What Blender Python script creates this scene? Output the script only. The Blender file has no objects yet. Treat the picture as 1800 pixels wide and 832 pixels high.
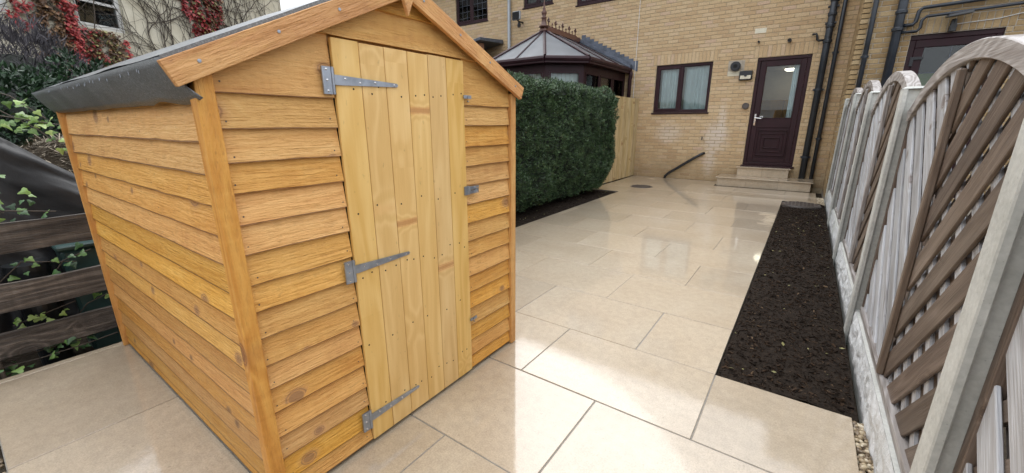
import bpy, bmesh, math, random
from mathutils import Vector, Matrix, noise as mnoise
random.seed(7)
R = math.radians
scene = bpy.context.scene
COL = scene.collection

# ------------------------------------------------------------------ camera, world, sun, exposure
CAM_H = 1.267
yaw, pit, roll = R(35.48), R(15.51), R(-0.065)
cd = bpy.data.cameras.new('camera'); cd.sensor_fit = 'HORIZONTAL'; cd.sensor_width = 36.0
cd.lens = 36.0 * 712.6 / 1800.0; cd.clip_start = 0.02; cd.clip_end = 3000
cam = bpy.data.objects.new('camera', cd); COL.objects.link(cam)
fw = Vector((-math.sin(yaw) * math.cos(pit), math.cos(yaw) * math.cos(pit), -math.sin(pit)))
r0 = Vector((math.cos(yaw), math.sin(yaw), 0)); u0 = r0.cross(fw)
rr = math.cos(roll) * r0 + math.sin(roll) * u0; uu = -math.sin(roll) * r0 + math.cos(roll) * u0
M3 = Matrix((rr, uu, -fw)).transposed()
cam.matrix_world = Matrix.Translation((0, 0, CAM_H)) @ M3.to_4x4()
scene.camera = cam

world = bpy.data.worlds.new('World'); scene.world = world; world.use_nodes = True
wn = world.node_tree; wn.nodes.clear()
SUN_EL, SUN_AZ = R(55), R(-40)          # soft bright patch of cloud; azimuth measured from +Y towards +X
sky = wn.nodes.new('ShaderNodeTexSky'); sky.sky_type = 'NISHITA'; sky.sun_disc = False
sky.sun_elevation = SUN_EL; sky.sun_rotation = SUN_AZ; sky.air_density = 1.0; sky.dust_density = 4.0
hs = wn.nodes.new('ShaderNodeHueSaturation'); hs.inputs['Saturation'].default_value = 0.15
mx = wn.nodes.new('ShaderNodeMix'); mx.data_type = 'RGBA'; mx.inputs[0].default_value = 0.85
bg = wn.nodes.new('ShaderNodeBackground'); bg.inputs['Strength'].default_value = 0.11
wo = wn.nodes.new('ShaderNodeOutputWorld')
tc = wn.nodes.new('ShaderNodeTexCoord'); sp = wn.nodes.new('ShaderNodeSeparateXYZ'); wn.links.new(tc.outputs['Generated'], sp.inputs[0])
mr = wn.nodes.new('ShaderNodeMapRange'); mr.inputs[1].default_value = 0; mr.inputs[2].default_value = 1; mr.inputs[3].default_value = .55; mr.inputs[4].default_value = 1.5   # overcast sky: zenith brighter than horizon
wn.links.new(sp.outputs[2], mr.inputs[0]); vm = wn.nodes.new('ShaderNodeVectorMath'); vm.operation = 'SCALE'; vm.inputs[0].default_value = (9.6, 10.0, 10.6); wn.links.new(mr.outputs[0], vm.inputs['Scale'])
wn.links.new(vm.outputs[0], mx.inputs[7])
wn.links.new(sky.outputs[0], hs.inputs['Color']); wn.links.new(hs.outputs[0], mx.inputs[6])
wn.links.new(mx.outputs[2], bg.inputs['Color']); wn.links.new(bg.outputs[0], wo.inputs['Surface'])

sd = bpy.data.lights.new('sun', 'SUN'); sd.energy = 0.7; sd.angle = R(50); sd.color = (1.0, 0.97, 0.93)
sun = bpy.data.objects.new('sun', sd); COL.objects.link(sun)
sdir = Vector((math.sin(SUN_AZ) * math.cos(SUN_EL), math.cos(SUN_AZ) * math.cos(SUN_EL), math.sin(SUN_EL)))
sun.rotation_euler = sdir.to_track_quat('Z', 'Y').to_euler()

vs = scene.view_settings
vs.view_transform = 'Standard'; vs.look = 'None'; vs.gamma = 1.0; vs.use_curve_mapping = False
vs.exposure = 0.83
scene.render.engine = 'CYCLES'
scene.cycles.use_denoising = True; scene.cycles.adaptive_threshold = .02
scene.cycles.max_bounces = 8; scene.cycles.transparent_max_bounces = 12
scene.cycles.caustics_reflective = False; scene.cycles.caustics_refractive = False

# ------------------------------------------------------------------ mesh helpers
class MB:
    def __init__(s):
        s.v = []; s.f = []; s.m = []; s.r = []; s.cur = 0.5; s.mi = 0
    def face(s, idx):
        s.f.append(tuple(idx)); s.m.append(s.mi); s.r.append(s.cur)
    def quad(s, *pts):
        b = len(s.v); s.v += [tuple(p) for p in pts]; s.face(range(b, b + len(pts)))
    def box(s, x0, x1, y0, y1, z0, z1, skip=''):
        b = len(s.v)
        s.v += [(x0, y0, z0), (x1, y0, z0), (x1, y1, z0), (x0, y1, z0), (x0, y0, z1), (x1, y0, z1), (x1, y1, z1), (x0, y1, z1)]
        for k, q in (('-z', (0, 3, 2, 1)), ('+z', (4, 5, 6, 7)), ('-y', (0, 1, 5, 4)), ('+x', (1, 2, 6, 5)), ('+y', (2, 3, 7, 6)), ('-x', (3, 0, 4, 7))):
            if k not in skip: s.face([b + i for i in q])
    def hexa(s, p):      # 8 points: bottom ring then top ring
        b = len(s.v); s.v += [tuple(q) for q in p]
        for q in ((0, 3, 2, 1), (4, 5, 6, 7), (0, 1, 5, 4), (1, 2, 6, 5), (2, 3, 7, 6), (3, 0, 4, 7)): s.face([b + i for i in q])
    def prism(s, poly, off):   # polygon of 3-D points extruded by vector off
        n = len(poly); b = len(s.v); off = Vector(off)
        s.v += [tuple(p) for p in poly] + [tuple(Vector(p) + off) for p in poly]
        s.face([b + i for i in range(n)][::-1]); s.face([b + n + i for i in range(n)])
        for i in range(n):
            j = (i + 1) % n; s.face((b + i, b + j, b + n + j, b + n + i))
    def tube(s, pts, rad, n=10, cap=True):
        pts = [Vector(p) for p in pts]; b = len(s.v)
        if not hasattr(rad, '__len__'): rad = [rad] * len(pts)
        up = None
        for i, p in enumerate(pts):
            d = (pts[min(i + 1, len(pts) - 1)] - pts[max(i - 1, 0)]).normalized()
            if up is None:
                a = Vector((0, 0, 1)) if abs(d.z) < .9 else Vector((1, 0, 0)); up = (a - d * a.dot(d)).normalized()
            else: up = (up - d * up.dot(d)).normalized()
            w = d.cross(up)
            for k in range(n):
                t = 2 * math.pi * k / n; s.v.append(tuple(p + rad[i] * (math.cos(t) * up + math.sin(t) * w)))
        for i in range(len(pts) - 1):
            for k in range(n):
                a = b + i * n + k; c = b + i * n + (k + 1) % n; s.face((a, c, c + n, a + n))
        if cap:
            s.face([b + k for k in range(n)][::-1]); s.face([b + (len(pts) - 1) * n + k for k in range(n)])
    def lathe(s, prof, c=(0, 0, 0), n=16):   # prof: (radius, z)
        s.tube([(c[0], c[1], c[2] + z + 1e-5 * i) for i, (r, z) in enumerate(prof)], [max(r, 1e-4) for r, z in prof], n)
    def grid(s, nu, nv, fn):
        b = len(s.v)
        for j in range(nv + 1):
            for i in range(nu + 1): s.v.append(tuple(fn(i / nu, j / nv)))
        for j in range(nv):
            for i in range(nu):
                a = b + j * (nu + 1) + i; s.face((a, a + 1, a + nu + 2, a + nu + 1))
    def mesh(s, name, mats, smooth=False, bevel=0, seg=1):
        me = bpy.data.meshes.new(name); me.from_pydata(s.v, [], s.f); me.update()
        for m in (mats if isinstance(mats, (list, tuple)) else [mats]): me.materials.append(m)
        me.polygons.foreach_set('material_index', s.m)
        a = me.attributes.new('rnd', 'FLOAT', 'FACE'); a.data.foreach_set('value', s.r)
        if bevel:
            bm = bmesh.new(); bm.from_mesh(me)
            ed = [e for e in bm.edges if len(e.link_faces) == 2 and e.calc_face_angle(0) > 0.5]
            bmesh.ops.bevel(bm, geom=ed, offset=bevel, segments=seg, affect='EDGES', profile=0.6)
            bm.to_mesh(me); bm.free()
        if smooth: me.polygons.foreach_set('use_smooth', [True] * len(me.polygons))
        return me
    def obj(s, name, mats, parent=None, smooth=False, bevel=0, seg=1, **kw):
        return link(name, s.mesh(name, mats, smooth, bevel, seg), parent, **kw)

def link(name, data, parent=None, loc=None, rot=None, mat=None, kind=None):
    o = bpy.data.objects.new(name, data); COL.objects.link(o)
    if parent is not None: o.parent = parent
    if mat is not None: o.matrix_local = mat
    if loc is not None: o.location = loc
    if rot is not None: o.rotation_euler = rot
    if kind: o['kind'] = kind
    return o
def thing(name, label, cat, loc=(0, 0, 0), group=None):
    o = bpy.data.objects.new(name, None); COL.objects.link(o); o.location = loc; o.empty_display_size = .1
    return tag(o, label, cat, group)
def tag(o, label, cat, group=None):
    o['label'] = label; o['category'] = cat
    if group: o['group'] = group
    return o
def axes(origin, ex, ey, ez):
    m = Matrix((Vector(ex), Vector(ey), Vector(ez))).transposed().to_4x4(); m.translation = Vector(origin); return m
def fn(x, y=0., z=0.): return mnoise.noise(Vector((x, y, z)))

# ------------------------------------------------------------------ node helpers
class G:
    def __init__(s, name):
        s.mat = bpy.data.materials.new(name); s.mat.use_nodes = True; s.t = s.mat.node_tree
        s.b = s.t.nodes['Principled BSDF']; s.out = s.t.nodes['Material Output']
    def n(s, t, **kw):
        x = s.t.nodes.new('ShaderNode' + t)
        for k, v in kw.items(): setattr(x, k, v)
        return x
    def put(s, sock, v):
        if isinstance(v, bpy.types.NodeSocket): s.t.links.new(v, sock)
        elif v is not None:
            if isinstance(v, (tuple, list)) and sock.type == 'RGBA' and len(v) == 3: v = (*v, 1)
            sock.default_value = v
    def math(s, op, a, b=None, c=None, clamp=False):
        x = s.n('Math', operation=op, use_clamp=clamp)
        for i, v in enumerate((a, b, c)):
            if v is not None: s.put(x.inputs[i], v)
        return x.outputs[0]
    def vmath(s, op, a, b=None):
        x = s.n('VectorMath', operation=op); s.put(x.inputs[0], a)
        if b is not None: s.put(x.inputs[1], b)
        return x.outputs[0]
    def mix(s, f, a, b, blend='MIX'):
        x = s.n('Mix', data_type='RGBA', blend_type=blend); s.put(x.inputs[0], f); s.put(x.inputs[6], a); s.put(x.inputs[7], b); return x.outputs[2]
    def ramp(s, f, stops, interp='LINEAR'):
        x = s.n('ValToRGB'); x.color_ramp.interpolation = interp; e = x.color_ramp.elements
        while len(e) < len(stops): e.new(0.5)
        for i, (p, c) in enumerate(stops):
            e[i].position = p; e[i].color = (*c, 1) if isinstance(c, (tuple, list)) else (c, c, c, 1)
        s.put(x.inputs[0], f); return x.outputs[0]
    def step(s, f, lo, hi, a=0., b=1.):
        x = s.n('MapRange', interpolation_type='SMOOTHSTEP'); s.put(x.inputs[0], f)
        x.inputs[1].default_value = lo; x.inputs[2].default_value = hi; x.inputs[3].default_value = a; x.inputs[4].default_value = b; return x.outputs[0]
    def noise(s, v, scale, detail=3, rough=.5, dist=0., dim='3D'):
        x = s.n('TexNoise', noise_dimensions=dim); s.put(x.inputs['Vector'], v); x.inputs['Scale'].default_value = scale
        x.inputs['Detail'].default_value = detail; x.inputs['Roughness'].default_value = rough; x.inputs['Distortion'].default_value = dist; return x.outputs[0]
    def voro(s, v, scale, feature='F1', out='Distance', rnd=1.):
        x = s.n('TexVoronoi', feature=feature); s.put(x.inputs['Vector'], v); x.inputs['Scale'].default_value = scale; x.inputs['Randomness'].default_value = rnd
        return x.outputs[out]
    def objco(s): return s.n('TexCoord').outputs['Object']
    def pos(s): return s.n('NewGeometry').outputs['Position']
    def rnd(s): return s.n('ObjectInfo').outputs['Random']
    def attr(s, name='rnd'):
        x = s.n('Attribute', attribute_name=name); return x.outputs['Fac']
    def scale(s, v, sc): return s.vmath('MULTIPLY', v, sc)
    def xyz(s, v):
        x = s.n('SeparateXYZ'); s.put(x.inputs[0], v); return x.outputs
    def comb(s, x, y, z):
        c = s.n('CombineXYZ'); s.put(c.inputs[0], x); s.put(c.inputs[1], y); s.put(c.inputs[2], z); return c.outputs[0]
    def bump(s, h, strength=.3, dist=.01, normal=None):
        x = s.n('Bump'); x.inputs['Strength'].default_value = strength; x.inputs['Distance'].default_value = dist; s.put(x.inputs['Height'], h)
        if normal is not None: s.put(x.inputs['Normal'], normal)
        return x.outputs[0]
    def val(s, c, f):   # multiply colour by factor socket
        x = s.n('HueSaturation'); s.put(x.inputs['Value'], f); s.put(x.inputs['Color'], c); return x.outputs[0]
    def fin(s, col=None, rough=None, bump=None, **kw):
        b = s.b.inputs
        if col is not None: s.put(b['Base Color'], col)
        if rough is not None: s.put(b['Roughness'], rough)
        if bump is not None: s.put(b['Normal'], bump)
        for k, v in kw.items(): s.put(b[k.replace('_', ' ')], v)
        return s.mat

def plain(name, col, rough=.5, var=.15, nscale=8, bump=.0, metal=0., spec=None):
    g = G(name); p = g.pos()
    n = g.noise(p, nscale, 4, .6)
    c = g.val(col, g.step(n, .25, .75, 1 - var, 1 + var))
    nb = g.bump(g.noise(p, nscale * 12, 3), bump, .004) if bump else None
    r = g.step(n, .2, .8, max(rough - .08, .02), min(rough + .08, 1))
    g.fin(c, r, nb, Metallic=metal)
    return g.mat

def wood(name, cols, knot=None, knot_p=.6, rough=.65, bump=.35, saw=0., ringk=34., tint=.12, fibre=.3, ringw=.3, ks=1., hue=.006):
    """grain runs along the local X axis of each piece"""
    g = G(name); o = g.objco(); rn = g.rnd()
    off = g.comb(g.math('MULTIPLY', rn, 37.3), g.math('MULTIPLY', rn, 91.7), g.math('MULTIPLY', rn, 53.9))
    v = g.vmath('ADD', o, off)
    kd = None
    base = g.noise(g.scale(v, (.55, 4.5, 4.5)), 1.6, 2, .5, .3)
    if knot:
        x = g.xyz(v); v2 = g.comb(g.math('MULTIPLY', x[0], 4.6), g.math('MULTIPLY', x[2], 6.2), g.math('MULTIPLY', rn, 11.))
        vo = g.n('TexVoronoi', feature='F1', voronoi_dimensions='2D'); g.put(vo.inputs['Vector'], v2); vo.inputs['Scale'].default_value = 1.; vo.inputs['Randomness'].default_value = 1.
        on = g.math('GREATER_THAN', g.xyz(vo.outputs['Color'])[0], knot_p)
        kd = g.math('MULTIPLY_ADD', g.math('SUBTRACT', g.noise(g.scale(v, (60, 60, 60)), 1., 2), .5), .03, vo.outputs['Distance'])
        kd = g.math('MULTIPLY', kd, g.math('MULTIPLY_ADD', g.xyz(vo.outputs['Color'])[1], 1.1, .6))
        swell = g.math('MULTIPLY', g.step(kd, .0, .34, .22, 0.), on)
        base = g.math('ADD', base, swell)
    ring = g.math('SINE', g.math('MULTIPLY', base, ringk * 2))
    ring = g.math('MULTIPLY_ADD', ring, .5, .5)
    ring = g.math('POWER', ring, 1.6)
    broad = g.noise(g.scale(v, (1.2, 9, 9)), 1.3, 4, .55, .4)
    fib = g.noise(g.scale(v, (5, 150, 150)), 1., 3, .6)
    f = g.math('MULTIPLY_ADD', ring, ringw, g.math('MULTIPLY', broad, .95 - ringw))
    f = g.math('ADD', f, g.math('MULTIPLY', g.math('SUBTRACT', fib, .5), fibre), clamp=True)
    if saw:
        bands = g.noise(g.scale(v, (26, 2.5, 2.5)), 1., 4, .65)
        f = g.math('ADD', f, g.math('MULTIPLY', g.math('SUBTRACT', bands, .5), .34), clamp=True)
    n = len(cols)
    c = g.ramp(f, [(.18 + .62 * i / (n - 1), cols[i]) for i in range(n)])
    c = g.val(c, g.math('MULTIPLY_ADD', rn, 2 * tint, 1 - tint))
    hv = g.n('HueSaturation'); g.put(hv.inputs['Hue'], g.math('MULTIPLY_ADD', g.math('FRACT', g.math('MULTIPLY', rn, 17.3)), hue, .5 - hue * .6)); g.put(hv.inputs['Saturation'], g.math('MULTIPLY_ADD', g.math('FRACT', g.math('MULTIPLY', rn, 41.7)), .14, .93)); g.put(hv.inputs['Color'], c); c = hv.outputs[0]
    if knot:
        core = g.math('MULTIPLY', g.step(kd, .072 * ks, .082 * ks, 1., 0.), on)
        rim = g.math('MULTIPLY', g.math('MULTIPLY', g.step(kd, .085 * ks, .10 * ks), g.step(kd, .10 * ks, .12 * ks, 1., 0.)), on)
        c = g.mix(g.math('MULTIPLY', rim, .7), c, tuple(k * .8 for k in knot))
        halo = g.math('MULTIPLY', g.step(kd, .06 * ks, .2 * ks, .5, 0.), on)
        c = g.mix(halo, c, tuple(k * 1.7 for k in knot)); c = g.mix(g.math('MULTIPLY', core, .62), c, knot)
    spk = g.noise(g.scale(v, (30, 60, 60)), 1., 2, .6)
    c = g.mix(g.step(spk, .66, .78, 0., .3), c, tuple(q * .4 for q in cols[0]))
    h = fib
    if saw:
        tear = g.noise(g.scale(v, (14, 60, 60)), 1.2, 4, .65)
        h = g.math('MULTIPLY_ADD', tear, 1.6 * saw, h)
        c = g.mix(g.step(tear, .34, .5, .2 * saw, 0.), c, tuple(q * .6 for q in cols[0]))
    r = g.step(broad, .3, .7, rough + .08, rough - .1)
    g.fin(c, r, g.bump(h, bump, .006))
    return g.mat

# ------------------------------------------------------------------ materials
ORA = [(.54, .245, .052), (.665, .342, .084), (.73, .402, .112), (.80, .49, .165)]
m_board = wood('sawn_boards', ORA, (.25, .125, .06), .72, .62, .85, saw=1., ringk=26, tint=.13, ringw=.12, fibre=.2, ks=1.)
m_board_dark = wood('darker_sawn_boards', [tuple(k * q for k, q in zip(c, (.80, .76, .70))) for c in ORA], (.14, .07, .035), .74, .5, .8, saw=1., ringk=26, tint=.15, ringw=.12, ks=1.)  # darker tone of the sawn boards, for the lowest side boards and the backing
m_lapshade = wood('painted_lap_shade', [tuple(k * q for k, q in zip(c, (.40, .34, .28))) for c in ORA], None, .7, .5, .8, saw=1., ringk=26, tint=.1, ringw=.1)  # lap shadow line painted as a dark strip along each board's lower edge
m_trim = wood('trim_timber', [(.40, .165, .037), (.56, .258, .064), (.65, .335, .092), (.72, .41, .13)], (.17, .065, .025), .74, .58, .7, saw=.9, ringk=22, ringw=.2)
m_plank = wood('planed_planks', [(.62, .372, .113), (.70, .445, .158), (.76, .508, .20), (.81, .57, .255)], (.42, .20, .07), .60, .5, .15, ringk=20, tint=.035, fibre=.2, ringw=.22, ks=.75, hue=.002)
m_fencenew = wood('new_fence_boards', [(.38, .28, .13), (.52, .40, .21), (.62, .50, .30)], (.26, .15, .06), .75, .7, .3, ringk=16, tint=.1)
m_silver = wood('weathered_silver_slats', [(.21, .20, .195), (.35, .35, .36), (.47, .485, .51), (.57, .59, .63)], (.13, .10, .085), .8, .6, .5, ringk=26, tint=.16, fibre=.6, ringw=.12)
m_brown = wood('weathered_brown_slats', [(.068, .048, .036), (.118, .085, .063), (.168, .127, .098), (.235, .187, .15)], (.05, .03, .02), .8, .55, .4, ringk=26, tint=.18, fibre=.4, ringw=.16)
m_grey = wood('grey_arch_timber', [(.15, .125, .11), (.26, .235, .22), (.36, .335, .32), (.44, .42, .41)], None, .9, .6, .5, ringk=40, tint=.1)
m_oldboard = wood('old_dark_boards', [(.024, .018, .014), (.062, .049, .039), (.115, .094, .076), (.20, .17, .145)], (.02, .014, .01), .85, .55, .9, saw=.8, ringk=26, tint=.15, fibre=.6)

def mk_slab():
    g = G('limestone_slab'); p = g.pos(); rn = g.rnd()
    v = g.vmath('ADD', p, g.comb(g.math('MULTIPLY', rn, 31.), g.math('MULTIPLY', rn, 67.), 0.))
    big = g.noise(v, 1.9, 4, .6, .4); mid = g.noise(v, 22., 5, .7); fine = g.noise(v, 150., 3, .65)
    c = g.ramp(big, [(.28, (.398, .318, .222)), (.5, (.435, .355, .257)), (.72, (.462, .387, .288))])
    c = g.val(c, g.step(mid, .25, .75, .89, 1.09)); c = g.val(c, g.step(fine, .28, .72, .86, 1.12))
    c = g.val(c, g.math('MULTIPLY_ADD', rn, .20, .90))
    pit = g.noise(v, 60., 2, .5)
    c = g.mix(g.step(pit, .66, .75, 0., .4), c, (.19, .14, .095))
    rust = g.noise(v, 2.6, 5, .7)
    c = g.mix(g.step(rust, .64, .80, 0., .35), c, (.44, .29, .13))
    wetn = g.noise(p, .85, 9, .62, .4)
    wet = g.step(wetn, .31, .36)
    c = g.val(c, g.math('MULTIPLY_ADD', wet, -.06, 1.06))
    film = g.math('MULTIPLY_ADD', g.noise(p, 6., 6, .7), .10, -.012)
    nb = g.bump(g.math('MULTIPLY_ADD', fine, .4, mid), .22, .004)
    cb = g.bump(g.math('MULTIPLY_ADD', g.noise(p, 13., 3, .6), 2.2, g.noise(p, 60., 4, .7)), .03, .004)
    g.fin(c, g.math('MULTIPLY_ADD', wet, -.12, .52), nb, Coat_Weight=g.math('MULTIPLY_ADD', wet, .7, .3), Coat_Roughness=film, Coat_Normal=cb, Coat_IOR=1.68)
    return g.mat
m_slab = mk_slab()
m_grout = plain('grey_jointing', (.24, .22, .19), .6, .2, 30, .3)

def mk_brick(name, cols, patches=()):
    g = G(name); p = g.pos(); a = g.attr(); n1 = g.noise(p, 3., 3); n2 = g.noise(p, 42., 4, .65)
    c = g.ramp(g.math('MULTIPLY_ADD', g.math('SUBTRACT', n1, .5), .35, a), cols)
    c = g.val(c, g.step(n2, .25, .75, .84, 1.14))
    x = g.xyz(p)
    grime = g.step(g.math('MULTIPLY_ADD', g.noise(p, 2.2, 4, .6), 1.0, x[2]), .35, 1.25, .5, 0.)
    c = g.mix(grime, c, (.15, .11, .06))
    for (cx, cz, rx, rz, am) in patches:        # lime bloom that leached out of the wall
        dx = g.math('DIVIDE', g.math('SUBTRACT', x[0], cx), rx); dz = g.math('DIVIDE', g.math('SUBTRACT', x[2], cz), rz)
        d = g.math('SQRT', g.math('ADD', g.math('MULTIPLY', dx, dx), g.math('MULTIPLY', dz, dz)))
        d = g.math('MULTIPLY_ADD', g.noise(g.scale(p, (1, 1, 2.2)), 8., 6, .75), 1.5, d)
        c = g.mix(g.step(d, .95, 1.85, am * 1.25, 0.), c, (.68, .63, .58))
    g.fin(c, .85, g.bump(n2, .5, .006)); return g.mat
PATCH = [(-2.75, 1.05, .40, .30, .34), (-1.72, .98, .34, .45, .42), (-1.62, 1.35, .11, .45, .34), (-1.78, .45, .17, .45, .3)]
m_brick = mk_brick('buff_brick', [(.0, (.465, .322, .185)), (.25, (.515, .366, .208)), (.6, (.54, .395, .232)), (.85, (.56, .42, .258)), (1., (.53, .378, .262))], PATCH)
m_brick_red = mk_brick('brown_brick', [(.0, (.22, .10, .06)), (.5, (.31, .16, .10)), (1., (.38, .22, .14))])
m_brick_dark = mk_brick('neighbour_buff_brick', [(.0, (.30, .20, .095)), (.4, (.36, .25, .125)), (.8, (.40, .285, .15)), (1., (.45, .335, .19))])
m_mortar = plain('mortar', (.41, .325, .21), .9, .2, 14, .4)
m_mortar_d = plain('neighbour_mortar', (.40, .35, .28), .9, .2, 14, .4)

m_upvc = plain('rosewood_frame', (.028, .0095, .013), .5, .2, 6); m_upvc.node_tree.nodes['Principled BSDF'].inputs['Specular IOR Level'].default_value = .28
m_white = plain('white_paint', (.72, .72, .70), .4, .08, 6)
m_black = plain('black_plastic', (.014, .015, .018), .35, .3, 7)
m_bluegrey = plain('dark_blue_pipe', (.022, .028, .038), .36, .35, 4)
m_greypipe = plain('grey_pipe', (.30, .32, .34), .4, .15, 4)
m_lead = plain('lead_flashing', (.10, .115, .145), .42, .35, 9, .2, metal=.3)
m_rust = plain('brown_finial', (.10, .042, .028), .45, .2, 9)
m_zinc = plain('zinc_plate', (.34, .37, .42), .38, .2, 20, .1, metal=.75)
m_chrome = plain('chrome', (.7, .7, .7), .15, .05, 9, metal=1.)
m_dark = plain('dark_void', (.008, .008, .008), .9, .2)
m_iron = plain('cast_iron', (.075, .062, .055), .5, .35, 14, .5)
m_pot = plain('black_pot', (.010, .012, .014), .35, .3, 9)
m_bin = plain('teal_bin', (.035, .075, .07), .4, .2, 5)

def mk_concrete(name, a, b, bumpk=.35, sc=5.):
    g = G(name); p = g.pos(); n = g.noise(p, sc, 5, .65); f = g.noise(p, 60., 3, .6)
    c = g.ramp(n, [(.3, a), (.7, b)]); c = g.val(c, g.step(f, .25, .75, .9, 1.08))
    pits = g.voro(p, 55.); c = g.mix(g.step(pits, .06, .11, .4, 0.), c, tuple(q * .35 for q in a))
    g.fin(c, .8, g.bump(f, bumpk, .004)); return g.mat
m_conc = mk_concrete('concrete_post', (.40, .405, .375), (.54, .545, .515))
def mk_rockface():
    g = G('painted_rock_face'); p = g.pos(); n = g.noise(p, 9., 5, .7)
    c = g.ramp(n, [(.25, (.42, .43, .42)), (.45, (.55, .56, .56)), (.75, (.64, .65, .66))])
    moss = g.noise(p, 3.2, 4, .6); c = g.mix(g.step(moss, .55, .72, 0., .5), c, (.30, .34, .17))
    z = g.xyz(p)[2]; c = g.mix(g.step(g.math('MULTIPLY_ADD', g.noise(p, 14., 3), .08, z), .0, .075, .55, 0.), c, (.12, .10, .085))
    g.fin(c, .85, g.bump(g.noise(p, 38., 4, .7), .6, .01)); return g.mat
m_rock = mk_rockface()
def mk_felt():
    g = G('mineral_roof_felt'); p = g.pos(); f = g.noise(p, 210., 3, .75); n = g.noise(p, 6., 4, .6)
    c = g.ramp(f, [(.3, (.06, .065, .067)), (.55, (.14, .152, .16)), (.8, (.32, .34, .36))])
    c = g.val(c, g.step(n, .25, .75, .85, 1.15))
    g.fin(c, g.step(n, .3, .7, .42, .6), g.bump(f, .5, .003), Coat_Weight=.8, Coat_Roughness=.28); return g.mat
m_felt = mk_felt(); m_flap = mk_felt(); m_flap.node_tree.nodes['Principled BSDF'].inputs['Coat Weight'].default_value = .12
def mk_soil(name, a, b):
    g = G(name); p = g.pos(); n = g.noise(p, 30., 6, .7); c = g.ramp(n, [(.3, a), (.7, b)])
    g.fin(c, .95, g.bump(n, .8, .02)); g.b.inputs['Specular IOR Level'].default_value = .15; return g.mat
m_mulch = mk_soil('dark_mulch', (.009, .0064, .0048), (.032, .0225, .016))
m_earth = mk_soil('earth', (.03, .024, .017), (.075, .058, .04))
def mk_attr(name, cols, rough=.6, spec=None, trans=0.):
    g = G(name); a = g.attr(); p = g.pos(); n = g.noise(p, 18., 3)
    c = g.ramp(g.math('MULTIPLY_ADD', g.math('SUBTRACT', n, .5), .3, a), cols)
    g.fin(c, rough)
    if rough > .9: g.b.inputs['Specular IOR Level'].default_value = .15
    return g.mat
m_chip = mk_attr('bark_chips', [(0., (.008, .0052, .0036)), (.6, (.024, .0152, .0102)), (.9, (.055, .034, .021)), (1., (.17, .115, .07))], .95)
m_pebble = mk_attr('pebbles', [(0., (.10, .07, .045)), (.4, (.27, .20, .12)), (.7, (.42, .34, .22)), (1., (.55, .49, .38))], .38)
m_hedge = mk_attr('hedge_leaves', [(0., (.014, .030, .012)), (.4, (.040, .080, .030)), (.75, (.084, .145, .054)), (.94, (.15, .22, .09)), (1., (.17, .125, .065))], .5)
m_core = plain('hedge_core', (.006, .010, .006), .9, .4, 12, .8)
m_conifer = mk_attr('shrub_leaves', [(0., (.008, .022, .010)), (.6, (.02, .055, .022)), (1., (.05, .11, .04))], .5)
m_twig = mk_attr('dead_twigs', [(0., (.035, .032, .038)), (.6, (.085, .078, .088)), (1., (.16, .145, .15))], .8)
m_red = mk_attr('red_creeper_leaves', [(0., (.13, .012, .014)), (.5, (.30, .026, .030)), (1., (.50, .085, .07))], .5)
m_bro = mk_attr('brown_creeper_leaves', [(0., (.045, .024, .014)), (.5, (.13, .062, .028)), (1., (.24, .135, .055))], .6)
m_oli = mk_attr('olive_creeper_leaves', [(0., (.07, .06, .022)), (.5, (.16, .15, .05)), (1., (.34, .31, .12))], .6)
m_ivy = mk_attr('ivy_leaves', [(0., (.018, .05, .018)), (.5, (.06, .14, .04)), (1., (.20, .32, .08))], .4)
m_ivyb = mk_attr('bright_ivy_leaves', [(0., (.07, .14, .025)), (.5, (.15, .26, .045)), (1., (.33, .42, .12))], .4)
m_stem = plain('stems', (.07, .055, .042), .8, .3, 20)
m_straw = mk_attr('dry_straw', [(0., (.08, .065, .045)), (.5, (.20, .165, .12)), (1., (.36, .30, .22))], .8)
m_render = mk_concrete('cream_render', (.56, .51, .38), (.74, .70, .57), .4, 2.2)
m_slate = plain('roof_slate', (.09, .08, .075), .6, .3, 6, .3)
m_curtain = plain('net_curtain', (.84, .90, .91), .9, .06, 3)
m_blind = plain('vertical_blinds', (.80, .83, .78), .8, .1, 3)
m_green = plain('green_blind', (.17, .22, .06), .7, .1, 3)
m_inner = plain('room_plaster', (.55, .50, .42), .9, .08, 3)
m_cup = plain('oak_cupboard', (.46, .27, .07), .5, .2, 4)
m_tarp = None
def mk_tarp():
    g = G('black_sheet'); p = g.pos(); w = g.noise(g.scale(p, (30, 30, 30)), 4., 2); n = g.noise(p, 5., 4)
    c = g.ramp(n, [(.3, (.008, .008, .009)), (.7, (.026, .026, .027))])
    g.fin(c, .5, g.bump(w, .3, .003)); g.b.inputs['Specular IOR Level'].default_value = .35; return g.mat
m_tarp = mk_tarp()
def mk_glass(name, tint=(.9, .95, .95), refl=1.4):
    g = G(name); fr = g.n('Fresnel'); fr.inputs[0].default_value = refl
    t = g.n('BsdfTransparent'); t.inputs[0].default_value = (*tint, 1)
    gl = g.n('BsdfGlossy'); gl.inputs['Roughness'].default_value = .02
    ms = g.n('MixShader'); g.t.links.new(fr.outputs[0], ms.inputs[0]); g.t.links.new(t.outputs[0], ms.inputs[1]); g.t.links.new(gl.outputs[0], ms.inputs[2])
    g.t.links.new(ms.outputs[0], g.out.inputs['Surface']); return g.mat
m_glass = mk_glass('window_glass', refl=1.6)
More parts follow.
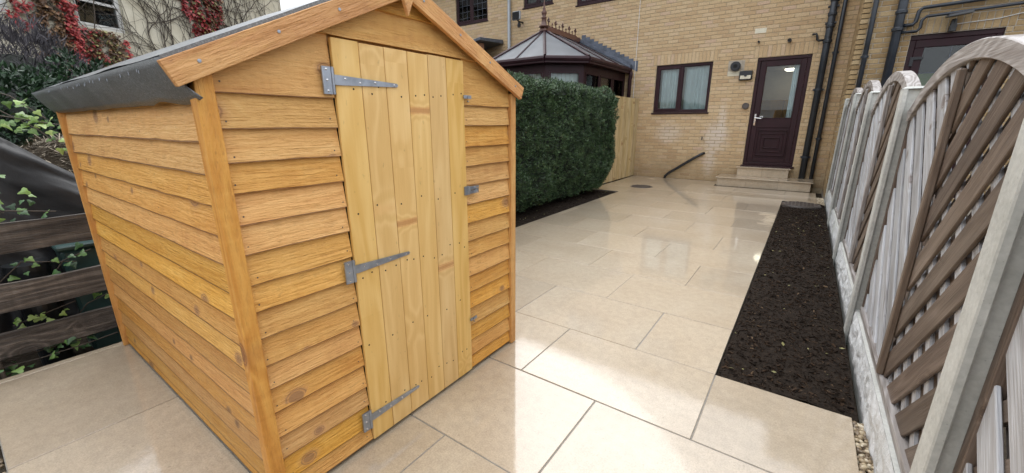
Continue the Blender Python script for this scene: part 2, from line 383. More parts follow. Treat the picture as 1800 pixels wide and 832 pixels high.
def mk_poly():
    g = G('polycarbonate_roof'); o = g.objco(); p = g.pos(); n = g.noise(p, 4., 4)
    s = g.math('SINE', g.math('MULTIPLY', g.xyz(o)[0], 180.))
    c = g.ramp(n, [(.3, (.15, .158, .17)), (.7, (.23, .24, .26))])
    g.fin(c, .42, g.bump(s, .1, .004)); tr = g.n('BsdfTranslucent'); tr.inputs[0].default_value = (.75, .78, .8, 1); ms = g.n('MixShader'); ms.inputs[0].default_value = .45
    g.t.links.new(g.b.outputs[0], ms.inputs[1]); g.t.links.new(tr.outputs[0], ms.inputs[2]); g.t.links.new(ms.outputs[0], g.out.inputs['Surface']); return g.mat
m_poly = mk_poly()
def emis(name, col, st):
    g = G(name); g.fin((1, 1, 1), .5); g.put(g.b.inputs['Emission Color'], col); g.b.inputs['Emission Strength'].default_value = st; return g.mat
m_lamp = emis('lit_lamp', (1, .88, .70), 4.5)

# ------------------------------------------------------------------ ground
mb = MB(); mb.box(-300, 300, -300, 300, -.6, -.10, '-z')
gr = mb.obj('ground', m_earth); gr['kind'] = 'structure'

# ------------------------------------------------------------------ patio
ROWY = [-2.97, -2.39, -1.82, -1.25, -.67, -.1, .435, 1.0, 1.571, 2.13, 2.715, 3.315, 3.905, 4.51, 5.10, 5.69, 6.33, 6.96, 7.61, 8.25, 8.87, 9.49, 10.08, 10.262]
def row_ext(y0):
    if y0 < -.11: return (-2.29, .352)
    if y0 < 2.1: return (-3.202, .352)
    if y0 < 7.55: return (-2.86, -.207)
    if y0 < 8.2: return (-3.47, -.207)
    if y0 < 9.4: return (-3.47, .265)
    return (-3.47, -1.50)
mb = MB()
for y0, y1 in zip(ROWY, ROWY[1:]):
    a, b = row_ext(y0); mb.box(a + .003, b - .003, y0 + (.003 if y0 == -2.97 else 0), y1, -.09, -.0035, '-z')
patio = mb.obj('patio', m_grout); patio['kind'] = 'structure'
for i, (y0, y1) in enumerate(zip(ROWY, ROWY[1:])):
    a, b = row_ext(y0); A = (i % 2 == 0)
    st = -.2075 if A else -.634
    xs = [st + .8535 * k for k in range(-5, 3)]
    if y0 == -.1: xs = [-3.15, -2.29, -1.435, -.58, .275]
    xs = [a] + [x for x in xs if a + .02 < x < b - .02] + [b]
    for xa, xb in zip(xs, xs[1:]):
        j = .0024 + (.0008 if y0 < 2.5 else -.0009); dz = random.uniform(-.0012, .0012)
        cx, cy = (xa + xb) / 2, (y0 + y1) / 2; hx, hy = (xb - xa) / 2 - j, (y1 - y0) / 2 - j
        s = MB(); s.box(-hx, hx, -hy, hy, -.02, 0, '-z')
        s.obj('slab', m_slab, patio, bevel=.0018, loc=(cx, cy, dz), rot=(random.uniform(-.0007, .0007), random.uniform(-.0007, .0007), 0))

# planting beds (dark bark mulch)
def bed(name, x0, x1, y0, y1, z, nchip, seed, res=.045):
    rnd = random.Random(seed); m = MB()
    m.grid(max(4, int((x1 - x0) / res)), max(4, int((y1 - y0) / res)), lambda u, v: (x0 + (x1 - x0) * u, y0 + (y1 - y0) * v, z + .016 * fn((x0 + (x1 - x0) * u) * 9, (y0 + (y1 - y0) * v) * 9) + .008 * fn((x0 + (x1 - x0) * u) * 31, (y0 + (y1 - y0) * v) * 31, 3) + .012 * math.sin(math.pi * u)))
    o = m.obj(name, m_mulch, smooth=True); o['kind'] = 'structure'
    c = MB()
    for k in range(nchip):
        x, y = rnd.uniform(x0 + .012, x1 - .012), rnd.uniform(y0 + .012, y1 - .012)
        zz = z + .016 * fn(x * 9, y * 9) + .008 * fn(x * 31, y * 31, 3) + .012 * math.sin(math.pi * (x - x0) / (x1 - x0)) + rnd.uniform(-.001, .007)
        L = rnd.choice((.0025, .0035, .0045, .0065, .012)) * rnd.uniform(.6, 1.3); w = L * rnd.uniform(.15, .5); t = w * .5
        q = Matrix.Rotation(rnd.uniform(0, 6.28), 3, 'Z') @ Matrix.Rotation(rnd.gauss(0, .35), 3, 'Y') @ Matrix.Rotation(rnd.gauss(0, .4), 3, 'X')
        k0 = rnd.random(); c.cur = rnd.uniform(.0, .85) if k0 < .94 else (rnd.uniform(.85, .95) if k0 < .993 else 1.0)
        c.hexa([Vector((x, y, zz)) + q @ Vector(p) for p in ((-L, -w, -t), (L * .9, -w * .6, -t), (L, w * .7, -t), (-L * .8, w, -t), (-L, -w, t), (L * .9, -w * .6, t), (L, w * .7, t), (-L * .8, w, t))])
    c.obj('bark_chips', m_chip, o, kind='stuff')
    return o
bed('planting_bed_right', -.2065, .372, 2.133, 8.247, -.014, 20000, 3)
bed('planting_bed_left', -4.0, -2.863, 2.133, 7.607, -.02, 7000, 4)

# gravel strip beside the fence
def pebble_mesh(seed):
    rnd = random.Random(seed); bm = bmesh.new(); bmesh.ops.create_icosphere(bm, subdivisions=2, radius=1)
    sx, sy, sz = rnd.uniform(.75, 1.25), rnd.uniform(.6, 1.0), rnd.uniform(.45, .75)
    for v in bm.verts:
        k = 1 + .22 * fn(v.co.x * 1.4 + seed * 7, v.co.y * 1.4, v.co.z * 1.4); v.co = Vector((v.co.x * sx * k, v.co.y * sy * k, v.co.z * sz * k))
    me = bpy.data.meshes.new('stone'); bm.to_mesh(me); bm.free(); me.materials.append(m_pebble)
    me.polygons.foreach_set('use_smooth', [True] * len(me.polygons))
    a = me.attributes.new('rnd', 'FLOAT', 'FACE'); a.data.foreach_set('value', [rnd.uniform(.05, 1)] * len(me.polygons)); return me
PEB = [pebble_mesh(i) for i in range(14)]
def gravel(name, x0, x1, y0, y1, z, singles, rest, seed, box=None):
    rnd = random.Random(seed); m = MB(); m.box(x0, x1, y0, y1, z - .05, z - .012, '-z')
    g = m.obj(name, m_earth); g['kind'] = 'structure'
    bx = box or (x0, x1, y0, y1)
    for k in range(singles):
        x, y = rnd.uniform(bx[0], bx[1]), rnd.uniform(bx[2], bx[3]); r = rnd.uniform(.007, .0145)
        o = link('stone', PEB[rnd.randrange(14)], g, loc=(x, y, z - .012 + r * .45 + rnd.uniform(0, .008)), rot=(rnd.gauss(0, .3), rnd.gauss(0, .3), rnd.uniform(0, 6.28))); o.scale = (r, r, r)
    if rest:
        c = MB()
        for k in range(rest):
            x, y, r = rnd.uniform(x0, x1), rnd.uniform(y0, y1), rnd.uniform(.006, .012); c.cur = rnd.uniform(.05, 1); zz = z - .012 + r * .4; p = rnd.uniform(0, 1)
            ring = [(x + r * math.cos(t + p), y + r * .8 * math.sin(t + p), zz) for t in (0, 1.05, 2.1, 3.14, 4.2, 5.25)]
            b = len(c.v); c.v += ring + [(x + .5 * (q[0] - x), y + .5 * (q[1] - y), zz + r * .5) for q in ring] + [(q[0], q[1], zz - .01) for q in ring]
            c.face([b + 6 + i for i in range(6)])
            for i in range(6): c.face((b + i, b + (i + 1) % 6, b + 6 + (i + 1) % 6, b + 6 + i)); c.face((b + 12 + i, b + 12 + (i + 1) % 6, b + (i + 1) % 6, b + i))
        c.obj('small_stones', m_pebble, g, kind='stuff')
    return g
gravel('gravel_strip_right', .354, .412, -2.97, 2.131, -.012, 280, 1500, 5, (.356, .408, 1.35, 2.128))
gravel('gravel_patch_house', .267, .372, 8.25, 9.04, -.01, 0, 500, 6)
gravel('gravel_patch_left', -3.3, -2.295, -2.97, -.104, -.02, 120, 3000, 7, (-2.75, -2.3, -.22, -.108))

# ------------------------------------------------------------------ shed
XF, YS = -1.262, .428
shed = thing('garden_shed', 'new orange timber garden shed with grey felt roof on wet paving', 'shed', (XF, YS, 0))
SO = Vector((XF, YS, 0))
def sub(o):   # child placed with world coordinates
    return o
def inv(p): return (p[0] - SO[0], p[1] - SO[1], p[2] - SO[2])
def board_mesh(L, h, t0, t1, seed, nseg=None, wav=.0025, cut=None, edge=.0028):
    """feather-edge board: local X length, Z height (0 = lower edge), Y thickness towards -Y; lower edge thick t1, upper t0. cut: (top z at x=0, top z at x=L) for rakes"""
    nseg = nseg or max(4, int(L / .06)); m = MB(); b = 0
    for i in range(nseg + 1):
        x = L * i / nseg; zb = wav * fn(x * 7, seed * 3.1) + wav * .5 * fn(x * 31, seed * 1.7); yo = .0022 * fn(x * 3, seed * 5.3, 2)
        hh = h if cut is None else cut[0] + (cut[1] - cut[0]) * i / nseg
        hh = max(hh, zb + .002); k = hh / h if cut else 1; tt = t1 + (t0 - t1) * min(k, 1)
        ew = edge * (1 + .5 * fn(x * 40, seed)); m.v += [(x, 0, zb), (x, -t1 + yo, zb), (x, -t1 - (tt - t1) * ew / max(hh, .01) + yo, zb + ew), (x, -tt + yo, max(hh, zb + ew + .001)), (x, 0, max(hh, zb + ew + .001))]
    for i in range(nseg):
        a = 5 * i; c = a + 5
        for p, q in ((0, 1), (1, 2), (2, 3), (3, 4), (4, 0)):
            m.mi = 2 if p < 2 else 0; m.face((a + q, a + p, c + p, c + q))  # lower edge strip carries the painted lap shadow
    m.mi = 0; m.face((0, 1, 2, 3, 4)); e = 5 * nseg; m.face((e + 4, e + 3, e + 2, e + 1, e))
    m.mi = 1; rn_ = random.Random(seed)
    for xx in [.018, L - .018] + ([L * .36, L * .68] if L > 1 else []):      # nail heads
        xx += rn_.uniform(-.008, .008); zc = .022 + rn_.uniform(-.006, .008); yy = -t1 - (t0 - t1) * zc / h - .0012
        if zc < (h if cut is None else min(cut)) - .012:
            b = len(m.v); rr_ = .0026; m.v += [(xx + rr_ * math.cos(t), yy, zc + rr_ * math.sin(t)) for t in (0, 1.05, 2.1, 3.14, 4.19, 5.24)]; m.face(range(b, b + 6))
    return m.mesh('board', [m_board, m_iron, m_lapshade])
# backing of the side and front
X_BACK = -3.115
mb = MB(); mb.box(X_BACK - XF + .005, -.03, .0175, .05, .03, 1.36)
side = mb.obj('side_wall', m_board_dark, shed)
zs = [1.218 - .0892 * k for k in range(14)] + [.0]
tops = [1.365] + zs
for k, z in enumerate(zs):
    z = max(z, .02); h = tops[k] - z + .022
    if k == 0: h = tops[0] - z
    L = (-.043) - (X_BACK - XF)
    me = board_mesh(L, h, .003, .015, k + 1, edge=.0048)
    if k >= 9: me.materials[0] = m_board_dark
    link('board', me, side, mat=axes((X_BACK - XF, .0165, z), (1, 0, 0), (0, 1, 0), (0, 0, 1)))
# front wall: local frame with X along +Y world, outward = +X world
def front_mat(y, z, x=0.): return axes((x, y - YS, z), (0, 1, 0), (-1, 0, 0), (0, 0, 1))
Y0, Y1 = .413, 1.800
DY0, DY1, DZ0, DZ1 = .797, 1.412, .018, 1.530
APY, APZ, NY, NZ, FY, FZ = 1.09, 1.767, .344, 1.408, 1.835, 1.445
def roofz(y): return NZ + (APZ - NZ) * (y - NY) / (APY - NY) if y < APY else FZ + (APZ - FZ) * (FY - y) / (FY - APY)
mb = MB()
BK = -.027
mb.box(BK - .02, BK, Y0 - YS + .002, DY0 - YS - .004, .03, 1.38); mb.box(BK - .02, BK, DY1 - YS + .004, Y1 - YS - .002, .03, 1.36)
mb.prism([(BK - .02, Y0 - YS, 1.3801), (BK - .02, FY - YS - .06, 1.3801), (BK - .02, APY - YS, APZ - .05)], (.02, 0, 0))
front = mb.obj('front_wall', m_board_dark, shed)
fz = [1.347 - .0897 * k for k in range(15)] + [.0]
def front_boards(ya, yb, seed0):
    tops = [None] + fz
    for k, z in enumerate(fz):
        z = max(z, .02) + random.uniform(-.004, .004) * (k > 0 and z > .01)
        L = yb - ya
        if k == 0:
            ca, cb = min(1.565, roofz(ya) - .012) - z, min(1.565, roofz(yb) - .012) - z
            if ca < 0.01 or cb < .01: ca, cb = max(ca, .012), max(cb, .012)
            me = board_mesh(L, max(ca, cb), .006, .019, seed0 + k, cut=(ca, cb))
        else: me = board_mesh(L, tops[k] - z + .022, .004, .0195, seed0 + k)
        link('board', me, front, mat=front_mat(ya, z, BK + .0005))
front_boards(.456, DY0 - .0025, 40)
front_boards(DY1 + .003, 1.757, 70)
# gable boards above the door
def gable_board(za, zb, seed):
    ya = APY - (APZ - .03 - za) / ((APZ - NZ) / (APY - NY)); yb = APY + (APZ - .03 - za) / ((APZ - FZ) / (FY - APY))
    y2 = APY - max(APZ - .03 - zb, .002) / ((APZ - NZ) / (APY - NY)); y3 = APY + max(APZ - .03 - zb, .002) / ((APZ - FZ) / (FY - APY))
    ya, yb = max(ya, Y0 + .045), min(yb, Y1 - .045)
    m = MB(); o = .020; p = .007
    poly = [(0, 0), (yb - ya, 0), (y3 - ya, zb - za), (y2 - ya, zb - za)]
    n = 14; b = 0
    for i in range(n + 1):
        u = i / n; x0 = (yb - ya) * u; x1 = (y2 - ya) + (y3 - y2) * u; w = .003 * fn(x0 * 8, seed)
        m.v += [(x0, 0, w), (x0, -o, w), (x1, -p, zb - za), (x1, 0, zb - za)]
    for i in range(n):
        a = 4 * i; c = a + 4
        for q, r in ((0, 1), (1, 2), (2, 3), (3, 0)): m.face((a + r, a + q, c + q, c + r))
    m.face((0, 1, 2, 3)); e = 4 * n; m.face((e + 3, e + 2, e + 1, e))
    link('board', m.mesh('board', m_board), front, mat=front_mat(ya, za, BK + .001))
gable_board(1.538, 1.662, 91); gable_board(1.645, 1.735, 92)
# corner posts
def post(ya, yb, xa, xb, z1, seed):
    m = MB(); n = 16; L = z1 - .003
    for i in range(n + 1):
        x = L * i / n; d = .0012
        j = [d * fn(x * 9, seed + q) for q in range(4)]
        m.v += [(x, j[0], j[1]), (x, (yb - ya) + j[2], j[1]), (x, (yb - ya) + j[2], (xb - xa) + j[3]), (x, j[0], (xb - xa) + j[3])]
    for i in range(n):
        a = 4 * i; c = a + 4
        for q, r in ((0, 1), (1, 2), (2, 3), (3, 0)): m.face((a + r, a + q, c + q, c + r))
    m.face((0, 1, 2, 3)); e = 4 * n; m.face((e + 3, e + 2, e + 1, e))
    link('corner_post', m.mesh('corner_post', m_trim, bevel=.002), shed, mat=axes((xa - XF, ya - YS, .003), (0, 0, 1), (0, 1, 0), (1, 0, 0)).copy())
post(.411, .4555, XF - .040, XF + .004, 1.392, 3.)
post(.409, .446, X_BACK - .010, X_BACK + .002, 1.37, 5.)
post(1.759, 1.802, XF - .040, XF + .003, 1.415, 8.)
# barge boards (raking), drip finial
def barge(ya, za, yb, zb, seed):
    d = Vector((0, yb - ya, zb - za)); L = d.length; d.normalize(); up = Vector((1, 0, 0)).cross(d)
    if up.z < 0: up = -up
    W = .062; m = MB(); n = 14
    for i in range(n + 1):
        x = L * i / n; w = .0012 * fn(x * 8, seed); e0 = 0.
        off = 0
        m.v += [(x, 0, -W + w), (x, .018, -W + w), (x, .018, w * .6), (x, 0, w * .6)]
    for i in range(n):
        a = 4 * i; c = a + 4
        for q, r in ((0, 1), (1, 2), (2, 3), (3, 0)): m.face((a + q, a + r, c + r, c + q))
    m.face((3, 2, 1, 0)); e = 4 * n; m.face((e, e + 1, e + 2, e + 3))
    o = link('barge_board', m.mesh('barge_board', m_trim, bevel=.0015), shed, mat=axes((.014, ya - YS, za), d, (1, 0, 0), up))
    s = MB()
    for t in (.09, .36, .62, .88): s.lathe([(.0045, 0), (.0045, .002), (.002, .0022)], (L * t, 0, 0), 8)
    s.v = [(v[0], .018 + v[2], -W * .45 + v[1]) for v in s.v]
    s.obj('screws', m_zinc, o)
barge(NY, NZ, APY - .001, APZ, 11); barge(FY, FZ, APY + .001, APZ, 15)
m = MB(); m.prism([(.033, APY - YS - .028, APZ + .004), (.033, APY - YS - .034, APZ - .07), (.033, APY - YS - .012, APZ - .135), (.033, APY - YS + .018, APZ - .07), (.033, APY - YS + .028, APZ + .004)], (.017, 0, 0))
m.obj('finial_board', m_trim, shed, bevel=.002)
# felt roof with flaps
m = MB(); xa, xb = X_BACK - .07, XF + .013
def felt(y0, z0, y1, z1, th=.014, sag=.004):
    n = 24
    d = Vector((0, y1 - y0, z1 - z0)).normalized(); up = Vector((0, -d.z, d.y)); up = up if up.z > 0 else -up
    def P(u, v, o):
        x = xa + (xb - xa) * u; s = sag * fn(x * 3.3, v * 3, 4)
        return (x - XF, y0 + (y1 - y0) * v - YS + up.y * (o + s), z0 + (z1 - z0) * v + up.z * (o + s))
    m.grid(n, 6, lambda u, v: P(u, v, .010)); b = len(m.v)
    m.quad(P(0, 0, -th), P(1, 0, -th), P(1, 1, -th), P(0, 1, -th)); m.quad(P(0, 0, -th), P(0, 1, -th), P(0, 1, .010), P(0, 0, .010)); m.quad(P(1, 0, -th), P(1, 1, -th), P(1, 1, .010), P(1, 0, .010))
felt(NY + .012, NZ + .004, APY, APZ + .001); felt(FY - .01, FZ + .004, APY, APZ + .001)
m.obj('felt_roof', m_felt, shed, smooth=True)
def flap(yt, zt, yb, zb, sgn):
    m = MB(); n = 48
    def P(u, v):
        x = xa + (XF + .0125 + .024 * max(0., (v - .62) / .38) - xa) * u; w = .006 * v * fn(x * 4.2, 7) + .004 * v * fn(x * 11, 3); k = max(0, (x - (XF - .32)) / .32) if x > XF - .32 else 0
        zz = zt + (zb - zt) * v + (.006 * math.sin(k * 6.5) * v if k else 0) + .004 * v * fn(x * 6, 9)
        return (x - XF, yt + (yb - yt) * v - YS + sgn * (.006 * math.sin(v * 3.14) + w + (.007 * math.sin(k * 5.5) * v * v)), zz)
    m.grid(n, 6, P); m2 = m.mesh('felt_flap', m_flap, smooth=True)
    o = link('felt_flap', m2, shed); sm = o.modifiers.new('s', 'SOLIDIFY'); sm.thickness = .003
    t = MB(); t.mi = 0; rnd = random.Random(2)
    for k in range(19):
        u = rnd.uniform(.2, .93); p = Vector(P(u, rnd.uniform(.12, .2)))
        t.tube([p + Vector((0, -.004 * (1 if sgn < 0 else -1), .006)), p + Vector((.0012, -.004 * (1 if sgn < 0 else -1), -.006))], .0009, 5)
    t.obj('staples', m_zinc, o)
flap(.353, 1.419, .416, 1.324, -1); flap(1.826, 1.452, 1.806, 1.395, 1)
# rear and hidden side, floor bearers
for yy in (.075, .45, .85, 1.27):
    m = MB(); m.box(X_BACK - XF + .03, -.075, yy, yy + .045, .001, .034); m.obj('bearer', m_oldboard, shed)
m = MB(); m.box(X_BACK - XF + .025, -.07, .06, Y1 - YS - .06, .0345, .05); m.obj('floor', m_oldboard, shed)
m = MB(); m.box(X_BACK - XF - .004, X_BACK - XF + .02, .055, Y1 - YS - .02, .004, 1.36); m.prism([(X_BACK - XF - .004, Y0 - YS, 1.3602), (X_BACK - XF - .004, Y1 - YS, 1.3602), (X_BACK - XF - .004, APY - YS, APZ - .05)], (.02, 0, 0))
m.box(X_BACK - XF + .021, -.045, Y1 - YS - .045, Y1 - YS - .012, .004, 1.40)
m.obj('rear_wall', m_board, shed)
# door
door = link('door', None, shed, loc=(0, DY0 - YS, DZ0)); door.empty_display_size = .1
py = [0, .1, .201, .305, .408, .509, DY1 - DY0]
for k in range(6):
    w = py[k + 1] - py[k] - .0022; L = DZ1 - DZ0 - random.uniform(0, .003)
    m = MB(); m.box(0, L, 0, w, 0, .014)
    o = link('plank', m.mesh('plank', m_plank, bevel=.0016), door, mat=axes((-.016, py[k] + .0011, 0), (0, 0, 1), (0, 1, 0), (1, 0, 0)))
    nl = MB(); rnd = random.Random(k)
    for zc in (1.365, .70, .12, .95, .42):
        for q in range(2 if zc in (1.365, .7, .12) else 1):
            nl.lathe([(.0034, 0), (.0034, .0006), (.001, .0007)], (zc + rnd.uniform(-.02, .02), w * (.28 + .44 * q) + rnd.uniform(-.012, .012), .014), 7)
    nl.obj('nail_holes', m_dark, o)
def hinge(z, L=.245):
    h = MB(); h.box(-.002, .004, -.043, -.014, z - .034, z + .048); h.tube([(.003, -.008, z - .034), (.003, -.008, z + .048)], .005, 10)
    h.prism([(-.0005, -.004, z - .004), (-.0005, .01, z - .005), (-.0005, L, z + .004), (-.0005, L + .006, z + .010), (-.0005, L, z + .016), (-.0005, .01, z + .026), (-.0005, -.004, z + .026)], (.0034, 0, 0))
    h.mi = 1
    for y, zz in ((.035, z + .016), (.09, z + .007), (.15, z + .012), (.232, z + .010)):
        b = len(h.v); h.lathe([(.0038, 0), (.0035, .0009), (.0015, .0012)], (0, 0, 0), 9)
        for i in range(b, len(h.v)): q = h.v[i]; h.v[i] = (.0029 + q[2], y + q[0], zz + q[1])
    for zz in (z - .024, z + .008, z + .04):
        b = len(h.v); h.lathe([(.004, 0), (.0036, .0009), (.0015, .0012)], (0, 0, 0), 9)
        for i in range(b, len(h.v)): q = h.v[i]; h.v[i] = (.004 + q[2], -.029 + q[0], zz + q[1])
    h.obj('hinge', [m_zinc, m_chrome], door, bevel=0)
for z in (1.375, .732, .10): hinge(z)
# hasp and turn buttons sit on the door edge
h = MB(); zz = .935; yy = DY1 - DY0
h.box(-.001, .004, yy - .022, yy + .004, zz - .005, zz + .035); h.box(.003, .0065, yy + .006, yy + .075, zz - .002, zz + .032); h.tube([(.005, yy + .005, zz - .004), (.005, yy + .005, zz + .034)], .005, 8)
h.mi = 1; h.tube([(.0075, yy + .055, zz + .006), (.018, yy + .057, zz + .006), (.018, yy + .057, zz + .024), (.0075, yy + .055, zz + .024)], .0035, 8); h.box(.0066, .0076, yy + .018, yy + .048, zz + .012, zz + .018)
h.obj('hasp', [m_zinc, m_chrome], door)
for zz in (1.357, .284):
    h = MB(); h.box(.003, .008, yy - .012, yy + .036, zz, zz + .014); h.tube([(.008, yy + .012, zz + .007), (.012, yy + .012, zz + .007)], .006, 10); h.tube([(.0, yy + .018, zz - .012), (.008, yy + .018, zz - .012)], .003, 6)
    h.obj('turn_button', m_zinc, door)
m = MB(); m.box(-.060, -.031, -.02, DY1 - DY0 + .02, -.01, 1.54); m.obj('door_backing', m_dark, door)

# ------------------------------------------------------------------ brick walls
BL, BH, BJ = .215, .065, .0105      # brick length, height, joint
def brick_variants(mat, n, w=BL, h=BH, d=.0055):
    out = []
    for k in range(n):
        m = MB(); m.cur = (k + .5) / n; add_brick(m, 0, 0, w, h, d); out.append(m.mesh('brick', mat))
    return out
def add_brick(m, x, z, w, h, d, c=.004):   # local frame: X right, Z up, front towards -Y, back at y=0
    b = len(m.v); j = lambda: random.uniform(-.0012, .0012); o = random.uniform(-.0012, .0012)
    m.v += [(x, 0, z), (x + w, 0, z), (x + w, 0, z + h), (x, 0, z + h)]
    m.v += [(x + c + j(), -d + o, z + c + j()), (x + w - c + j(), -d + o, z + c + j()), (x + w - c + j(), -d + o, z + h - c + j()), (x + c + j(), -d + o, z + h - c + j())]
    m.face((b + 4, b + 5, b + 6, b + 7))
    for i in range(4): k = (i + 1) % 4; m.face((b + i, b + k, b + 4 + k, b + 4 + i))
def masonry(house, ox, oy, w, h, openings, mats, single_zone=None, nsingle=0, thick=.28, face='-y', soldiers=(), ret=False):
    """a brick wall as a part of a house. Openings (x0,x1,z0,z1) in wall coordinates (X from ox, Z from 0)."""
    bm_, mm_ = mats
    T = axes((ox, oy, 0), (1, 0, 0), (0, 1, 0), (0, 0, 1)) if face == '-y' else axes((ox, oy, 0), (0, -1, 0), (1, 0, 0), (0, 0, 1))   # '-x': wall X runs towards -Y
    m = MB(); xs = sorted({0., w} | {q for o in openings for q in o[:2] if 0 < q < w}); zs = sorted({-.1, h} | {q for o in openings for q in o[2:] if -.1 < q < h})
    ins = lambda x, z: any(o[0] < x < o[1] and o[2] < z < o[3] for o in openings)
    for i in range(len(xs) - 1):
        for k in range(len(zs) - 1):
            x0, x1, z0, z1 = xs[i], xs[i + 1], zs[k], zs[k + 1]; cx, cz = (x0 + x1) / 2, (z0 + z1) / 2
            if ins(cx, cz): continue
            m.quad((x0, 0, z0), (x1, 0, z0), (x1, 0, z1), (x0, 0, z1)); m.quad((x1, thick, z0), (x0, thick, z0), (x0, thick, z1), (x1, thick, z1))
            def empty(ii, kk): return ii < 0 or kk < 0 or ii >= len(xs) - 1 or kk >= len(zs) - 1 or ins((xs[ii] + xs[ii + 1]) / 2, (zs[kk] + zs[kk + 1]) / 2)
            if empty(i - 1, k): m.quad((x0, thick, z0), (x0, 0, z0), (x0, 0, z1), (x0, thick, z1))
            if empty(i + 1, k): m.quad((x1, 0, z0), (x1, thick, z0), (x1, thick, z1), (x1, 0, z1))
            if empty(i, k + 1): m.quad((x0, 0, z1), (x1, 0, z1), (x1, thick, z1), (x0, thick, z1))
            if empty(i, k - 1): m.quad((x0, thick, z0), (x1, thick, z0), (x1, 0, z0), (x0, 0, z0))
    wall = m.obj('wall', mm_, house, mat=T)
    cells = []; ph = BH + BJ; pl = BL + BJ; r = 0; z = .004
    blocked = list(openings) + [(s[0], s[1], s[2], s[2] + BL + BJ) for s in soldiers]
    while z + BH < h:
        x = -(r % 2) * pl / 2 + .003
        while x < w - .01:
            a, b = max(x, .003), min(x + BL, w - .003); segs = [(a, b)]
            for o in blocked:
                if o[3] > z + .02 and o[2] < z + BH - .012:
                    ns = []
                    for (p, q) in segs:
                        if o[1] <= p or o[0] >= q: ns.append((p, q)); continue
                        if o[0] - p > .03: ns.append((p, o[0] - .006))
                        if q - o[1] > .03: ns.append((o[1] + .006, q))
                    segs = ns
            for p, q in segs:
                if q - p > .025: cells.append((p, z, q - p, BH))
            x += pl
        z += ph; r += 1
    for (s0, s1, sz) in soldiers:
        n = max(1, round((s1 - s0) / (BH + BJ))); st = (s1 - s0) / n
        for k in range(n): cells.append((s0 + k * st + BJ / 2, sz + .004, st - BJ, BL))
    var = brick_variants(bm_, 14); single = []
    if nsingle:
        c0 = [c for c in cells if abs(c[2] - BL) < 1e-4 and c[3] == BH and single_zone[0] < c[0] < single_zone[1] and single_zone[2] < c[1] < single_zone[3]]
        single = sorted(c0, key=lambda c: (T @ Vector((c[0], 0, c[1])) - cam.location).length)[:nsingle]
    ss = set(single); rest = MB()
    for c in cells:
        if c in ss: link('brick', var[random.randrange(14)], wall, loc=(c[0], -.0002, c[1]))
        else: rest.cur = random.random(); add_brick(rest, c[0], c[1], c[2], c[3], .0055)
    rest.obj('bricks', bm_, wall, kind='stuff', loc=(0, -.0002, 0))
    return wall

def frame_rect(m, x0, x1, z0, z1, w, ya, yb):
    m.box(x0, x1, ya, yb, z0, z0 + w); m.box(x0, x1, ya, yb, z1 - w, z1); m.box(x0, x0 + w, ya, yb, z0 + w, z1 - w); m.box(x1 - w, x1, ya, yb, z0 + w, z1 - w)
def window(house, x0, x1, z0, z1, y, splits=(.45,), inner=None, fmat=None, open_l=True, leaded=False, sill=True):
    fmat = fmat or m_upvc
    w = link('window', None, house, loc=(x0, y, z0)); W, Hh = x1 - x0, z1 - z0; w.empty_display_size = .1
    m = MB(); frame_rect(m, 0, W, 0, Hh, .055, .012, .07)
    xs = [0.055] + [W * s for s in splits] + [W - .055]
    for s in splits: m.box(W * s - .03, W * s + .03, .0125, .0695, .055, Hh - .055)
    m.obj('frame', fmat, w, bevel=.005)
    for k in range(len(splits) + 1):
        a = xs[k] + (.03 if k else 0); b = xs[k + 1] - (.03 if k < len(splits) else 0)
        e = .045 if (open_l and k == 0) else .018; 
        m = MB(); frame_rect(m, a - .004, b + .004, .051, Hh - .051, e, .004 if e > .03 else .022, .055); m.obj('sash', fmat, w, bevel=.006)
        m = MB(); m.box(a + e - .006, b - e + .006, .036, .042, .051 + e - .005, Hh - .051 - e + .005); m.obj('pane', m_glass, w)
        if leaded:
            m = MB(); n = 3
            for i in range(1, n): m.box(a + (b - a) * i / n - .004, a + (b - a) * i / n + .004, .031, .0355, .06 + e, Hh - .06 - e)
            for i in range(1, 6): m.box(a + e, b - e, .0312, .0353, Hh * i / 6 - .004, Hh * i / 6 + .004)
            m.obj('leading', m_lead, w)
        if inner == 'curtain':
            m = MB(); aa, bb = a + e + .02, b - e - .01; nz = 6
            def C(u, v, aa=aa, bb=bb, k=k): return (aa + (bb - aa) * u, .13 + .016 * math.sin(u * 34 + 1.5 * math.sin(u * 9 + k)) + .008 * fn(u * 9, v * 1.2, k), .06 + (Hh - .13) * v)
            m.grid(70, nz, C); m.obj('curtain', m_curtain, w, smooth=True)
    if sill:
        m = MB(); m.box(-.03, W + .03, -.045, .06, -.035, -.002); m.obj('sill', fmat, w, bevel=.006)
    if inner:
        m = MB(); m.box(.0, W, .30, .5, 0, Hh, ''); m.obj('room_back', m_inner if inner == 'curtain' else m_dark, w)
    return w

